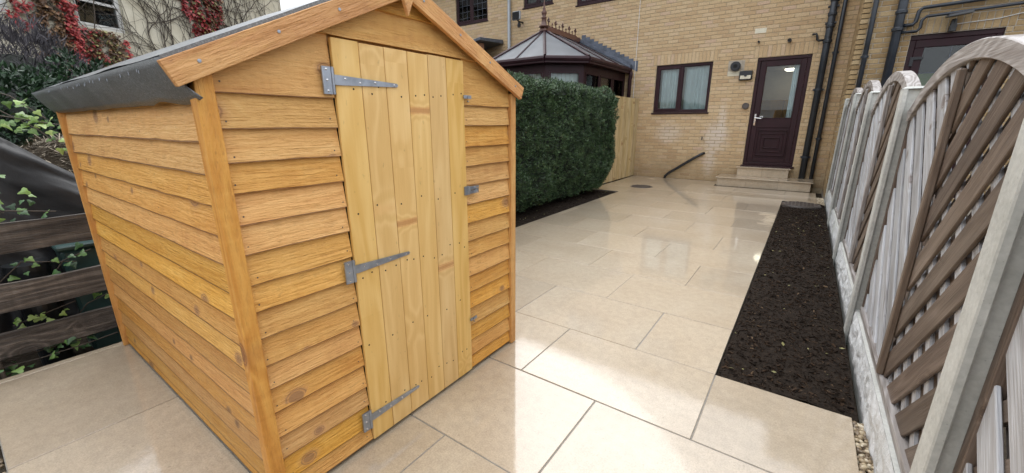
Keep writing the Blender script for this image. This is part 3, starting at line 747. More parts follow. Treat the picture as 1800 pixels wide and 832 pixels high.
YW = 10.267; HX0, HX1 = -14.0, .62; EAVE = 5.45
house = thing('brick_house', 'buff brick house with brown door and window behind the patio', 'house', (0, 0, 0))
ops = [(-3.155, -1.945, 1.520, 2.573), (-1.104, -.190, .405, 2.568), (-9.42, -8.18, 4.20, 5.2), (-6.92, -6.0, 4.32, 5.22), (-5.30, -4.05, 4.15, 5.22), (-3.2, -2.0, 4.3, 5.22)]
SOL = [(-3.23, -1.87, 2.575), (-1.18, -.12, 2.570)]
masonry(house, HX0, YW, HX1 - HX0, EAVE, [(a - HX0, b - HX0, c, d) for a, b, c, d in ops], (m_brick, m_mortar), (10.3, 14.4, .5, 3.35), 300, soldiers=[(a - HX0, b - HX0, c) for a, b, c in SOL])
window(house, *ops[0], YW + .012, (.475,), 'curtain')
window(house, *ops[2], YW + .02, (.5,), 'dark', leaded=True); window(house, *ops[3], YW + .02, (.5,), 'dark'); window(house, *ops[4], YW + .02, (.4,), 'dark'); window(house, *ops[5], YW + .02, (.5,), 'dark')
# roof, gutter
m = MB(); m.prism([(HX0 - .2, YW - .28, EAVE + .02), (HX0 - .2, YW + 4.2, EAVE + 2.6), (HX0 - .2, YW + 8.6, EAVE + .02)], (HX1 - HX0 + 3.6, 0, 0)); rf = m.obj('roof', m_slate, house)
m = MB(); m.tube([(HX0 - .2, YW - .33, EAVE + .0), (HX1 + 3.3, YW - .33, EAVE + .0)], .055, 8); m.obj('gutter', m_black, house)
m = MB(); m.box(HX0, HX0 + .28, YW + .28, YW + 8.4, -.1, EAVE); m.box(HX0, HX1 + 3.2, YW + 8.12, YW + 8.4, -.1, EAVE); m.obj('rear_walls', m_mortar, house)
# back door
dx0, dx1, dz0, dz1 = ops[1]
dr = link('door', None, house, loc=(dx0, YW, dz0)); DW, DH = dx1 - dx0, dz1 - dz0; dr.empty_display_size = .1
m = MB(); frame_rect(m, .002, DW - .002, .0, DH - .002, .062, .006, .075); m.obj('door_frame', m_upvc, dr, bevel=.007)
m = MB(); a, b = .066, DW - .066; gl0, gl1 = .965, DH - .16; ga, gb = .165, DW - .158
m.box(a, ga, .022, .066, .066, DH - .066); m.box(gb, b, .022, .066, .066, DH - .066); m.box(ga, gb, .022, .066, gl1, DH - .066); m.box(ga, gb, .022, .066, .78, gl0); m.box(ga, gb, .022, .066, .066, .16); m.box(ga, gb, .034, .060, .16, .78)
m.obj('leaf', m_upvc, dr, bevel=.004)
for i, (e, yo) in enumerate(((.03, .0), (.105, .008), (.185, .002))):
    m = MB(); frame_rect(m, ga + e * .8, gb - e * .8, .17 + e, .77 - e, .022, .012 + yo, .0335); m.obj('moulding', m_upvc, dr, bevel=.005)
m = MB(); frame_rect(m, ga - .004, gb + .004, gl0 - .004, gl1 + .004, .02, .014, .03); m.obj('glazing_bead', m_upvc, dr, bevel=.005)
m = MB(); m.box(ga, gb, .042, .050, gl0, gl1); m.obj('pane', m_glass, dr)
m = MB(); m.box(.092, .122, .010, .022, .83, 1.06); m.tube([(.107, .012, .98), (.107, -.04, .98), (.125, -.045, .982), (.225, -.045, .965)], .010, 8); m.obj('handle', m_chrome, dr, bevel=0)
m = MB(); m.box(ga + .002, ga + .078, .0405, .0416, gl0 + .004, gl0 + .055); m.mi = 1; m.box(ga + .012, ga + .068, .0398, .0404, gl0 + .022, gl0 + .036); m.obj('sticker', [m_white, m_bluegrey], dr)
m = MB(); m.box(-.03, DW + .03, -.05, .07, -.03, .0); m.obj('threshold', m_upvc, dr, bevel=.006)
# kitchen seen through the glass
m = MB(); rx0, rx1, ry0, ry1, rz0, rz1 = -3.3, .5, YW + .31, YW + 4.4, .35, 2.72
m.quad((rx0, ry0, rz0), (rx1, ry0, rz0), (rx1, ry1, rz0), (rx0, ry1, rz0)); m.quad((rx0, ry0, rz1), (rx0, ry1, rz1), (rx1, ry1, rz1), (rx1, ry0, rz1)); m.quad((rx0, ry1, rz0), (rx1, ry1, rz0), (rx1, ry1, rz1), (rx0, ry1, rz1)); m.quad((rx1, ry0, rz0), (rx1, ry0, rz1), (rx1, ry1, rz1), (rx1, ry1, rz0)); m.quad((-1.9, ry0, rz0), (-1.9, ry1, rz0), (-1.9, ry1, rz1), (-1.9, ry0, rz1))
m.obj('room', m_inner, house)
cb = thing('kitchen_cupboard', 'honey oak cupboards seen through the glass of the back door', 'cupboard', (0, 0, 0))
for i in range(4):
    x = -1.85 + i * .56
    m = MB(); m.box(x, x + .545, ry1 - .36, ry1 - .004, 1.28, 1.92); m.obj('wall_unit', m_cup, cb, bevel=.006)
    m = MB(); m.box(x, x + .545, ry1 - .6, ry1 - .004, .352, 1.0); m.obj('base_unit', m_cup, cb, bevel=.006)
m = MB(); m.box(-1.86, .4, ry1 - .63, ry1 - .003, 1.001, 1.035); m.obj('worktop', m_inner, cb)
m = MB(); m.lathe([(.13, 0), (.16, .012), (.16, .04)], (-.66, 14.0, 2.655), 24); m.mi = 1; m.lathe([(.175, 0), (.175, .02)], (-.66, 14.0, 2.698), 24)
lp = tag(m.obj('ceiling_lamp', [m_lamp, m_white], smooth=False), 'lit round ceiling lamp seen through the back door glass', 'lamp')
m = MB(); m.grid(24, 4, lambda u, v: (dx1 - .27 + .10 * u, YW + .13 + .012 * math.sin(u * 22), dz0 + gl0 - .02 + (gl1 - gl0 + .02) * v)); tag(m.obj('door_curtain', m_curtain, smooth=True), 'pale narrow curtain hanging inside the back door glass', 'curtain')

# doorsteps
def stepbox(name, label, x0, x1, y0, z0, z1, joints):
    s = thing(name, label, 'step', ((x0 + x1) / 2, y0, z0)); o = Vector(s.location)
    m = MB(); m.box(x0 + .05 - o.x, x1 - .05 - o.x, .05, YW - .012 - y0, -.002 + (.0 if z0 else 0), z1 - z0 - .022); m.obj('riser_core', m_grout, s)
    js = [x0] + joints + [x1]
    for a, b in zip(js, js[1:]):
        m = MB(); m.box(a + .0015 - o.x, b - .0015 - o.x, 0, YW - .010 - y0, z1 - z0 - .0205, z1 - z0); m.obj('tread', m_slab, s, bevel=.002)
        m = MB(); m.box(max(a, x0 + .03) + .0015 - o.x, min(b, x1 - .03) - .0015 - o.x, .03, .049, 0.001, z1 - z0 - .0208); m.obj('riser', m_slab, s, bevel=.0015)
    for xx in (x0 + .031, x1 - .049):
        m = MB(); m.box(xx - o.x, xx + .018 - o.x, .0495, YW - .011 - y0, .001, z1 - z0 - .0209); m.obj('end_riser', m_slab, s)
stepbox('doorstep', 'wide lower beige stone step below the back door', -1.49, .20, 9.53, -.0015, .187, [-.92, -.36])
stepbox('doorstep', 'narrow upper beige stone step directly under the back door', -1.19, -.20, 9.985, .1875, .378, [-.70])

# ------------------------------------------------------------------ neighbour's projecting wall on the right
NYW, NX = 9.05, .378
nh = thing('brick_house', 'neighbouring brick house wall behind the arched fence', 'house', (0, 0, 0))
nops = [(1.03, 2.0, .15, 2.56)]
masonry(nh, NX, NYW, 4.2, EAVE, [(a - NX, b - NX, c, d) for a, b, c, d in nops], (m_brick_dark, m_mortar_d), (0, 2.4, 1.2, 3.4), 260, soldiers=[(.95 - NX, 2.08 - NX, 2.565)])
masonry(nh, NX + .0, YW - .001, YW - NYW - .001, EAVE, [], (m_brick_dark, m_mortar_d), None, 0, thick=.1, face='-x')
m = MB(); m.prism([(NX - .1, NYW - .28, EAVE + .0), (NX - .1, YW + 4.2, EAVE + 3.2), (NX - .1, YW + 8, EAVE)], (4.6, 0, 0)); m.obj('roof', m_slate, nh)
d2 = link('door', None, nh, loc=(1.03, NYW, .15)); d2.empty_display_size = .1
m = MB(); frame_rect(m, .002, .968, 0, 2.408, .07, .02, .08); m.obj('door_frame', m_upvc, d2, bevel=.006)
m = MB(); frame_rect(m, .073, .897, .073, 2.337, .11, .025, .075); m.box(.183, .787, .03, .07, 1.0, 1.12); m.obj('leaf', m_upvc, d2, bevel=.006)
m = MB(); m.box(.18, .79, .046, .054, .18, 2.23); m.obj('pane', m_glass, d2)
m = MB(); m.box(.184, .786, .10, .108, .2, 1.86); m.obj('blind', m_green, d2)
m = MB(); m.box(.48, .486, .04, .0455, .2, 2.22); m.box(.19, .78, .04, .0455, 1.86, 1.866); m.obj('glazing_bar', m_lead, d2)
m = MB(); m.box(.05, .20, .006, .0195, 2.06, 2.1); m.box(.05, .09, .005, .019, 1.97, 2.06); m.obj('bracket', m_black, d2)
m = MB(); m.box(.0, .97, .3, .5, 0, 2.4); m.obj('room_back', m_dark, d2)

# ------------------------------------------------------------------ pipes and fittings on the walls
def pipe(name, label, pts, r, mat, collars=(), cr=None, cat='pipe', extra=None, wall_y=None):
    t = thing(name, label, cat, pts[0]); o = Vector(pts[0])
    m = MB(); m.tube([Vector(p) - o for p in pts], r, 14); m.obj('tube', mat, t, smooth=True)
    for z in collars:
        m = MB(); x, y = pts[-1][0] - o.x, pts[-1][1] - o.y
        m.tube([(x, y, z - .02 - o.z), (x, y, z + .02 - o.z)], cr or r * 1.16, 14)
        if wall_y: m.box(x - r * 1.5, x + r * 1.5, y, wall_y - o.y - .001, z - .014 - o.z, z + .014 - o.z)
        m.obj('bracket', mat, t)
    if extra: extra(t, o)
    return t
def soil_extra(t, o):
    m = MB(); m.tube([(-.02, 0, 2.78), (-.14, 0, 2.78), (-.16, 0, 2.80), (-.17, 0, 2.86), (-.19, 0, 2.90), (-.235, 0, 2.90), (-.24, .04, 2.90)], .02, 10); m.obj('waste_branch', m_black, t, smooth=True)
    for z in (2.72, 2.98, 3.18, 3.42):
        m = MB(); m.lathe([(.062, 0), (.072, .015), (.072, .05), (.062, .065)], (0, 0, z - o.z), 14); m.obj('socket', m_bluegrey, t)
    for z in (3.06, 3.34):
        for sx in (-1, 1): m = MB(); m.tube([(sx * .05, -.01, z - o.z), (sx * .085, -.01, z - o.z)], .022, 10); m.obj('boss', m_black, t)
pipe('soil_pipe', 'thick dark soil pipe beside the back door', [(.0, YW - .085, .0), (.0, YW - .085, EAVE)], .057, m_bluegrey, (.62, 1.9, 3.9), wall_y=YW, extra=soil_extra)
pipe('rain_pipe', 'slimmer dark rain pipe right of the thick soil pipe', [(.158, YW - .07, .0), (.158, YW - .07, EAVE)], .034, m_bluegrey, (.98, 2.55, 4.2), wall_y=YW)
def np_extra(t, o):
    pass
pipe('rain_pipe', 'slim dark pipe on the neighbouring wall near its corner', [(.525, NYW - .06, .3), (.525, NYW - .06, EAVE)], .034, m_bluegrey, (2.3, 3.6), wall_y=NYW)
def np2(t, o):
    for z in (2.62, 2.86, 3.08):
        m = MB(); m.lathe([(.062, 0), (.074, .012), (.074, .045), (.062, .06)], (0, 0, z - o.z), 14); m.obj('socket', m_bluegrey, t)
    m = MB(); m.tube([(.04, -.01, 2.60 - o.z), (.22, -.01, 2.60 - o.z), (.25, -.01, 2.64 - o.z), (.25, -.01, 2.74 - o.z), (.29, -.01, 2.79 - o.z), (1.9, -.01, 2.86 - o.z)], .021, 10); m.obj('waste_branch', m_bluegrey, t, smooth=True)
    m = MB(); m.tube([(.04, .02, 2.70 - o.z), (.16, .02, 2.70 - o.z), (.19, .02, 2.74 - o.z), (.2, .02, 2.88 - o.z), (.24, .02, 2.92 - o.z), (1.9, .02, 2.98 - o.z)], .026, 10); m.obj('waste_branch', m_bluegrey, t, smooth=True)
pipe('soil_pipe', 'thick dark soil pipe with branches left of the neighbouring door', [(.845, NYW - .085, .3), (.845, NYW - .085, EAVE)], .057, m_bluegrey, (1.5,), wall_y=NYW, extra=np2)
pipe('rain_pipe', 'pale grey rain pipe on the house left of the glass conservatory', [(-7.36, YW - .07, .0), (-7.36, YW - .07, EAVE)], .045, m_greypipe, (4.9,), wall_y=YW)
pipe('waste_pipe', 'short black waste pipe sloping down the wall to the patio', [(-2.70, YW - .10, .0), (-2.70, YW - .09, .05), (-2.64, YW - .075, .12), (-2.1, YW - .05, .50), (-1.95, YW - .045, .60), (-1.90, YW - .0, .62)], .03, m_black)
t = thing('boiler_flue', 'round black boiler flue with pale plate right of the kitchen window', 'flue', (-1.49, YW, 2.40))
m = MB(); m.box(-.15, .16, -.008, -.0065, -.14, .15); m.obj('mortar_patch', m_mortar_d, t); m = MB(); m.box(-.14, .14, -.014, -.0082, -.155, -.06); m.obj('pale_plate', m_render, t)
m = MB(); m.tube([(0, -.008, .03), (0, -.10, .03)], .095, 20); m.tube([(0, -.10, .03), (0, -.12, .03)], .075, 20); m.mi = 1; m.tube([(0, -.121, .03), (0, -.126, .03)], .04, 14); m.obj('terminal', [m_black, m_dark], t, smooth=False)
t = thing('wall_light', 'small black box light with pale lens left of the back door', 'light', (-1.28, YW, 2.23))
m = MB(); m.box(-.12, .12, -.07, -.007, -.08, .10); m.obj('body', m_black, t, bevel=.008); m = MB(); m.box(-.098, .098, -.076, -.0705, -.06, .01); m.obj('lens', m_render, t, bevel=.004); m = MB(); m.tube([(0, -.078, .012), (0, -.09, .012)], .028, 12); m.obj('sensor', m_black, t)
t = thing('wall_vent', 'round grey vent cap low on the brick left of the door handle', 'vent', (-1.205, YW, 1.63))
m = MB(); m.tube([(0, -.006, 0), (0, -.045, 0)], [.068, .062], 20); m.obj('cap', m_iron, t); m = MB(); m.tube([(0, -.0455, 0), (0, -.05, 0)], .048, 20); m.obj('grille', m_iron, t)
def stub(x, z, r, label):
    t = thing('overflow_pipe', label, 'pipe', (x, YW, z)); m = MB(); m.tube([(0, .0, 0), (0, -.09, 0)], r, 12); m.obj('tube', m_black, t); m = MB(); m.tube([(0, -.0905, 0), (0, -.092, 0)], r * .7, 12); m.obj('bore', m_dark, t)
stub(-.605, 2.84, .034, 'black overflow pipe stub above the back door'); stub(-1.13, 2.865, .02, 'tiny black pipe stub above left of the back door')
m = MB(); m.box(-.10, .10, -.0075, -.0062, -.045, .045); tag(m.obj('mortar_patch', m_render, loc=(-1.13, YW, 3.08)), 'pale repair patch on the brick high above the back door', 'patch')
t = thing('garden_tap', 'small dark garden tap on the wall above the sloping pipe', 'tap', (-1.98, YW, .96))
m = MB(); m.tube([(0, 0, 0), (0, -.07, 0)], .012, 8); m.tube([(0, -.06, .01), (0, -.075, -.05)], .011, 8); m.obj('body', m_iron, t); m = MB(); m.box(-.03, .03, -.055, -.045, .022, .03); m.tube([(0, -.05, .0), (0, -.05, .024)], .006, 6); m.obj('handle', m_iron, t)
m = MB(); m.tube([(-3.66 + .012 * fn(z, 2), YW - .012, z) for z in [i * .15 for i in range(36)]], .006, 5); tag(m.obj('cable', m_white), 'thin pale cable running up the brick beside the conservatory', 'cable')
t = thing('flood_light', 'grey flood light on the wall beyond the conservatory ridge', 'light', (-6.93, YW, 3.98))
m = MB(); m.box(-.16, .1, -.32, -.24, .0, .22); m.obj('lamp_head', m_greypipe, t, bevel=.02); m = MB(); m.box(-.14, .08, -.325, -.3205, .02, .2); m.obj('lens', m_dark, t); m = MB(); m.tube([(0, 0, -.02), (0, -.2, -.02), (-.02, -.27, .02)], .02, 8); m.lathe([(.04, -.16), (.05, -.1), (.03, -.04)], (0, -.2, 0), 10); m.obj('bracket', m_black, t)
t = thing('wall_light', 'dark oval flood light above the neighbouring door', 'light', (1.45, NYW, 2.62))
m = MB(); m.tube([(0, 0, 0), (0, -.10, .0)], .04, 10); m.tube([(0, -.06, -.06), (0, -.06, .1)], [.045, .03], 10); m.obj('bracket', m_black, t); m = MB(); m.hexa([(-.12, -.28, .10), (.16, -.28, .13), (.16, -.05, .15), (-.12, -.05, .12), (-.09, -.25, .15), (.13, -.25, .18), (.13, -.08, .20), (-.09, -.08, .17)]); m.obj('lamp_head', m_black, t, bevel=.02, seg=2)
m = MB(); m.tube([(1.47, NYW - .012, 2.66), (1.9, NYW - .012, 2.68), (2.1, NYW - .012, 2.72), (2.35, NYW - .012, 2.76), (2.4, NYW - .012, 2.74), (2.4, NYW - .012, 2.4)], .006, 5); tag(m.obj('cable', m_white), 'thin white cable clipped above the neighbouring door', 'cable')
# lean-to left of the grey pipe
t = thing('lean_to', 'small brown brick lean-to with lead verge under the leaded window', 'building', (-10.3, 9.35, 0))
masonry(t, 0, 0, 2.55, 3.1, [], (m_brick_red, m_mortar_d), None, 0, thick=.2)
m = MB(); m.prism([(0, .006, 3.1), (2.55, .006, 3.1), (2.55, .006, 3.42), (0, .006, 3.0001)], (0, .19, 0)); m.obj('gable', m_brick_red, t)
m = MB(); m.hexa([(-.1, -.16, 3.02), (2.7, -.16, 3.44), (2.7, .9, 3.50), (-.1, .9, 3.05), (-.1, -.16, 3.10), (2.7, -.16, 3.52), (2.7, .9, 3.60), (-.1, .9, 3.14)]); m.obj('lead_roof', m_lead, t, bevel=.01)
for i in range(4): m = MB(); m.tube([(.6 + i * .5, -.165, 3.10 + i * .075), (.6 + i * .5, -.19, 3.09 + i * .075)], .02, 8); m.obj('clip', m_greypipe, t)

# ------------------------------------------------------------------ covers on the ground
def cover(name, label, x, y, r, z, h, mat, raised):
    t = thing(name, label, 'cover', (x, y, z)); m = MB(); m.lathe([(r, -.05), (r, h * .6), (r * .97, h)], n=40); m.obj('frame', mat, t)
    m = MB(); m.lathe([(r * .90, h + .0005), (r * .89, h + .006), (r * .2, h + .007)], n=40); m.obj('lid', mat, t)
    m = MB()
    for i in range(-4, 5):
        for k in range(-4, 5):
            px, py = i * r * .19, k * r * .19
            if math.hypot(px, py) < r * .82: m.box(px - r * .06, px + r * .06, py - r * .025, py + r * .025, h + .0062, h + .0095)
    m.obj('tread_pattern', mat, t)
cover('inspection_cover', 'round dark inspection cover set flush in the patio near the house', -2.71, 8.49, .225, .0015, .002, m_iron, False)
cover('drain_cover', 'raised round drain cover at the far end of the mulch bed', .06, 7.86, .262, -.005, .034, m_iron, True)

# ------------------------------------------------------------------ conservatory behind the hedge
cons = thing('conservatory', 'brown framed glass conservatory with crested ridge against the house wall', 'conservatory', (-5.2, 8.9, 0))
CO = Vector((-5.2, 8.9, 0)); CZ = 2.50
PL = [(-3.90, YW), (-3.95, 8.08), (-4.55, 7.56), (-5.85, 7.56), (-6.45, 8.08), (-6.5, YW)]
EV = [(-3.79, YW - .012), (-3.83, 8.02), (-4.50, 7.44), (-5.90, 7.44), (-6.57, 8.02), (-6.61, YW - .012)]
def cl(p, z): return Vector((p[0] - CO.x, p[1] - CO.y, z))
RA, RB = (-5.2, 8.55), (-5.2, YW - .014); RZ = 3.26
for k in range(5):
    a, b = PL[k], PL[k + 1]; A, B = cl(a, 0), cl(b, 0); d = (B - A); L = d.length; d.normalize(); nrm = Vector((d.y, -d.x, 0))
    if nrm.dot((A + B) / 2 - cl(RA, 0)) < 0: nrm = -nrm
    T = axes(A, d, -nrm, (0, 0, 1))
    m = MB(); m.box(0.02, L - .02, 0, .1, -.1, .62); m.obj('dwarf_wall', m_brick_red, cons, mat=T)
    npn = 3 if k in (0, 4) else (1 if k in (1, 3) else 2)
    m = MB(); m.box(.0, L, .005, .075, .6205, .70); m.box(0, L, .005, .075, CZ - .20, CZ - .0); m.box(0, .075, .0055, .0745, .70, CZ - .2); m.box(L - .075, L, .0055, .0745, .70, CZ - .2)
    w = (L - .15) / npn
    for i in range(1, npn): m.box(.075 + w * i - .025, .075 + w * i + .025, .006, .074, .70, CZ - .2)
    m.box(.075, L - .075, .0065, .0735, 1.72, 1.79) if k in (0,) else None
    m.obj('frame', m_upvc, cons, mat=T)
    for i in range(npn):
        m = MB(); frame_rect(m, .078 + w * i + (.025 if i else 0), .072 + w * (i + 1) - (.025 if i < npn - 1 else 0), .703, CZ - .203, .035, -.003, .0045); m.obj('sash', m_upvc, cons, mat=T)
        m = MB(); m.box(.075 + w * i, .075 + w * (i + 1), .036, .042, .70, CZ - .2); m.obj('pane', m_glass, cons, mat=T)
        m = MB(); n = max(3, int(w / .09))
        for q in range(n):
            x0 = .09 + w * i + w * .96 * q / n
            if k == 2 and q == n // 2: continue
            m.quad((x0, .10 + .012 * (q % 2), .72), (x0 + w * .9 / n, .12 - .012 * (q % 2), .72), (x0 + w * .9 / n, .12 - .012 * (q % 2), CZ - .16), (x0, .10 + .012 * (q % 2), CZ - .16))
        m.obj('blinds', m_blind, cons, mat=T)
    # roof facet
    a, b = cl(EV[k], CZ + .04), cl(EV[k + 1], CZ + .04)
    if k == 0: top = [cl(RA, RZ), cl(RB, RZ)]
    elif k == 4: top = [cl(RB, RZ), cl(RA, RZ)]
    else: top = [cl(RA, RZ)]
    poly = [a, b] + top if k not in (0,) else [a, b, cl(RA, RZ), cl(RB, RZ)]
    nn = (poly[1] - poly[0]).cross(poly[2] - poly[0]).normalized(); nn = nn if nn.z > 0 else -nn
    m = MB(); m.prism(poly, nn * .022); m.obj('roof_panel', m_poly, cons)
    m = MB(); m.tube([a + Vector((0, 0, -.015)), b + Vector((0, 0, -.015))], .055, 8); m.tube([a + Vector((0, 0, -.08)), b + Vector((0, 0, -.08))], .03, 6); m.obj('gutter', m_upvc, cons)
def bar(p, q, r=.028):
    m = MB(); m.tube([p + Vector((0, 0, .03)), q + Vector((0, 0, .03))], r, 6); m.obj('roof_bar', m_upvc, cons)
for k in range(1, 5): bar(cl(EV[k], CZ + .04), cl(RA, RZ), .034)
for t_ in (.33, .66):
    for k, (i, j) in enumerate(((0, 1), (5, 4))):
        e = cl(EV[i], CZ + .04).lerp(cl(EV[j], CZ + .04), t_); bar(e, cl(RB, RZ).lerp(cl(RA, RZ), t_), .022)
bar((cl(EV[1], CZ + .04) + cl(EV[2], CZ + .04)) * .5, cl(RA, RZ), .02) if False else None
bar(cl(EV[2], CZ + .04).lerp(cl(EV[3], CZ + .04), .5), cl(RA, RZ), .022)
m = MB(); m.hexa([cl((RA[0] - .09, RA[1] - .1), RZ), cl((RA[0] + .09, RA[1] - .1), RZ), cl((RB[0] + .09, RB[1]), RZ), cl((RB[0] - .09, RB[1]), RZ), cl((RA[0] - .05, RA[1] - .05), RZ + .12), cl((RA[0] + .05, RA[1] - .05), RZ + .12), cl((RB[0] + .05, RB[1]), RZ + .12), cl((RB[0] - .05, RB[1]), RZ + .12)]); m.obj('ridge', m_rust, cons, bevel=.01)
m = MB(); m.lathe([(.10, 0), (.11, .03), (.06, .06), (.05, .18), (.065, .2), (.035, .22), (.055, .27), (.06, .31), (.03, .35), (.035, .37), (.022, .4), (.012, .52), (.003, .62)], cl((RA[0], RA[1] - .02), RZ + .08), 14); m.obj('finial', m_rust, cons, smooth=True)
for i in range(9):
    y = RA[1] + .18 + i * .165; c = cl((-5.2, y), RZ + .12); m = MB()
    m.tube([c + Vector((0, -.083, .012)), c + Vector((0, 0, .03)), c + Vector((0, .083, .012))], .014, 6)
    if i % 2 == 0:
        m.tube([c + Vector((0, 0, .02)), c + Vector((0, 0, .2))], [.016, .006], 6)
        for q in (-1, 1): m.tube([c + Vector((0, 0, .1)), c + Vector((0, q * .045, .14)), c + Vector((0, q * .05, .11))], [.012, .018, .006], 6)
        m.lathe([(.004, .14), (.024, .165), (.004, .205)], c, 8)
    else: m.tube([c + Vector((0, 0, .02)), c + Vector((0, 0, .09))], .012, 6); m.lathe([(.004, .07), (.022, .095), (.004, .12)], c, 8)
    m.obj('cresting', m_rust, cons)
# stepped lead flashing on the wall
for i in range(13):
    u = i / 12; x = -5.12 + u * (1.40); z = RZ + .16 - u * (RZ + .04 - CZ - .08)
    m = MB(); m.prism([(x - CO.x, YW - .0075 - CO.y, z - .17), (x + .115 - CO.x, YW - .0075 - CO.y, z - .225), (x + .115 - CO.x, YW - .0075 - CO.y, z + .02), (x + .0 - CO.x, YW - .0075 - CO.y, z + .02)], (0, -.004, 0)); m.obj('flashing', m_lead, cons)
m = MB(); m.hexa([cl((-5.12, YW - .10), RZ - .0), cl((-3.76, YW - .10), CZ + .065), cl((-3.76, YW - .02), CZ + .065), cl((-5.12, YW - .02), RZ - .0), cl((-5.12, YW - .10), RZ + .05), cl((-3.76, YW - .10), CZ + .11), cl((-3.76, YW - .02), CZ + .15), cl((-5.12, YW - .02), RZ + .09)]); m.obj('wall_bar', m_lead, cons)
m = MB(); m.tube([(-3.74 - CO.x, YW - .07 - CO.y, CZ - .02), (-3.74 - CO.x, YW - .07 - CO.y, CZ - .12), (-3.76 - CO.x, YW - .06 - CO.y, CZ - .2), (-3.76 - CO.x, YW - .06 - CO.y, .0)], .045, 10); m.obj('down_pipe', m_upvc, cons, smooth=True)

# ------------------------------------------------------------------ new close-board fence by the house
cf = thing('board_fence', 'pale new close-board fence between hedge and brick house', 'fence', (-3.52, 9.3, 0))
y = 7.2; i = 0
while y < YW - .02:
    w = .118; z1 = 1.845 + .003 * (i % 3); m = MB(); L = z1 - .012; th = .016 if i % 2 else .024
    m.box(0, L, 0, min(w, YW - .012 - y), 0, th); link('board', m.mesh('board', m_fencenew, bevel=.002), cf, mat=axes((0 - (0 if i % 2 else .004), y - 9.3, .012), (0, 0, 1), (0, 1, 0), (1, 0, 0))); y += w - .012 * 0 + .002; i += 1
for z in (.3, .95, 1.6): m = MB(); m.box(0, 3.0, 0, .04, 0, .06); link('rail', m.mesh('rail', m_fencenew), cf, mat=axes((-.05, 7.2 - 9.3, z), (0, 1, 0), (1, 0, 0), (0, 0, 1)))

# ------------------------------------------------------------------ hedge
def leaf_blade(m, p, d, L, w, rnd, up=Vector((0, 0, 1)), curl=.2):
    d = d.normalized(); s = d.cross(up)
    s = s.normalized() if s.length > 1e-3 else Vector((1, 0, 0)); n = s.cross(d); a = rnd.uniform(-1.2, 1.2); s2 = s * math.cos(a) + n * math.sin(a)
    q = p + d * L * .5 + s2 * w; r_ = p + d * L * .5 - s2 * w; e = p + d * L + n * L * curl * rnd.uniform(-1, 1)
    m.quad(p, q, e, r_)
hedge = thing('hedge', 'clipped dark green evergreen hedge between shed and board fence', 'hedge', (-3.42, 5.0, 0))
HX, HXB, HYA, HYB, HT = -2.99, -3.87, 2.35, 7.72, 1.875
def hedge_surf(face, u, v):
    # face 0 front (facing +X), 1 far end (+Y), 2 top, 3 near end, 4 back
    if face in (0, 4):
        y = HYA + (HYB - HYA) * u; z = .10 + (HT - .10) * v; x = HX if face == 0 else HXB; n = Vector((1 if face == 0 else -1, 0, .1))
    elif face in (1, 3):
        x = HXB + (HX - HXB) * u; z = .10 + (HT - .10) * v; y = HYB if face == 1 else HYA; n = Vector((0, 1 if face == 1 else -1, .1))
    else:
        x = HXB + (HX - HXB) * u; y = HYA + (HYB - HYA) * v; z = HT; n = Vector((0, 0, 1))
    p = Vector((x, y, z)); c = Vector((-3.42, min(max(y, HYA + .4), HYB - .4), 0))
    # rounded edges, tuck under at the foot
    ez = max(0, (z - (HT - .16)) / .16); ey = max(0, (y - (HYB - .16)) / .16); ex = max(0, (x - (HX - .16)) / .16)
    k = (ez * ey + ez * ex + ey * ex) * .07; p += Vector((-k if ex else 0, -k if ey else 0, -k if ez else 0))
    ft = max(0, (.62 - z) / .62); p.x += (-3.42 - p.x) * .42 * ft * ft; p.y += (-.55 * ft * ft if y > HYB - .6 else 0)
    b = .085 * fn(x * 2.2, y * 2.2, z * 2.2) + .06 * fn(x * 5.5, y * 5.5, z * 5.5); p += n * b
    return p, n
rnd = random.Random(21); m = MB()
cnt = {0: 21000, 1: 4000, 2: 5200, 3: 900, 4: 1500}
for fc, n_ in cnt.items():
    for i in range(n_):
        p, n = hedge_surf(fc, rnd.random(), rnd.random() ** (.9 if fc != 2 else 1)); dep = abs(rnd.gauss(0, .035))
        clump = fn(p.x * 8, p.y * 8, p.z * 8 + 4)
        if clump < -.38 and rnd.random() < .7: dep += .07
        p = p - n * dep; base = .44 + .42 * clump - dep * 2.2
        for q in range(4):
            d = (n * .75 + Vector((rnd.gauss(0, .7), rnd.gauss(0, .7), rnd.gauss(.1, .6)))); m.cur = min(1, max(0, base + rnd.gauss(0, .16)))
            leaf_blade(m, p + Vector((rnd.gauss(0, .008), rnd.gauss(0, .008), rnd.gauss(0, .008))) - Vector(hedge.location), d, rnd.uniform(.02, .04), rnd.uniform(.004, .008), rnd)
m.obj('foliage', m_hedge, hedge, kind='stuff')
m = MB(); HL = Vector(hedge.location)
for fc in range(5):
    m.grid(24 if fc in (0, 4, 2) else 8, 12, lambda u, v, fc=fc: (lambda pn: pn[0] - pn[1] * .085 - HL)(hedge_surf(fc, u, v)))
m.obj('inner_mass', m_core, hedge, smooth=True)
for yy in (2.8, 3.7, 4.5, 5.4, 6.2, 7.0):
    m = MB(); m.tube([(-3.42 - HL.x + rnd.uniform(-.05, .05), yy - HL.y, -.05), (-3.42 - HL.x, yy - HL.y + .03, .35), (-3.40 - HL.x, yy - HL.y, .9)], [.035, .03, .015], 8); m.obj('trunk', m_stem, hedge)

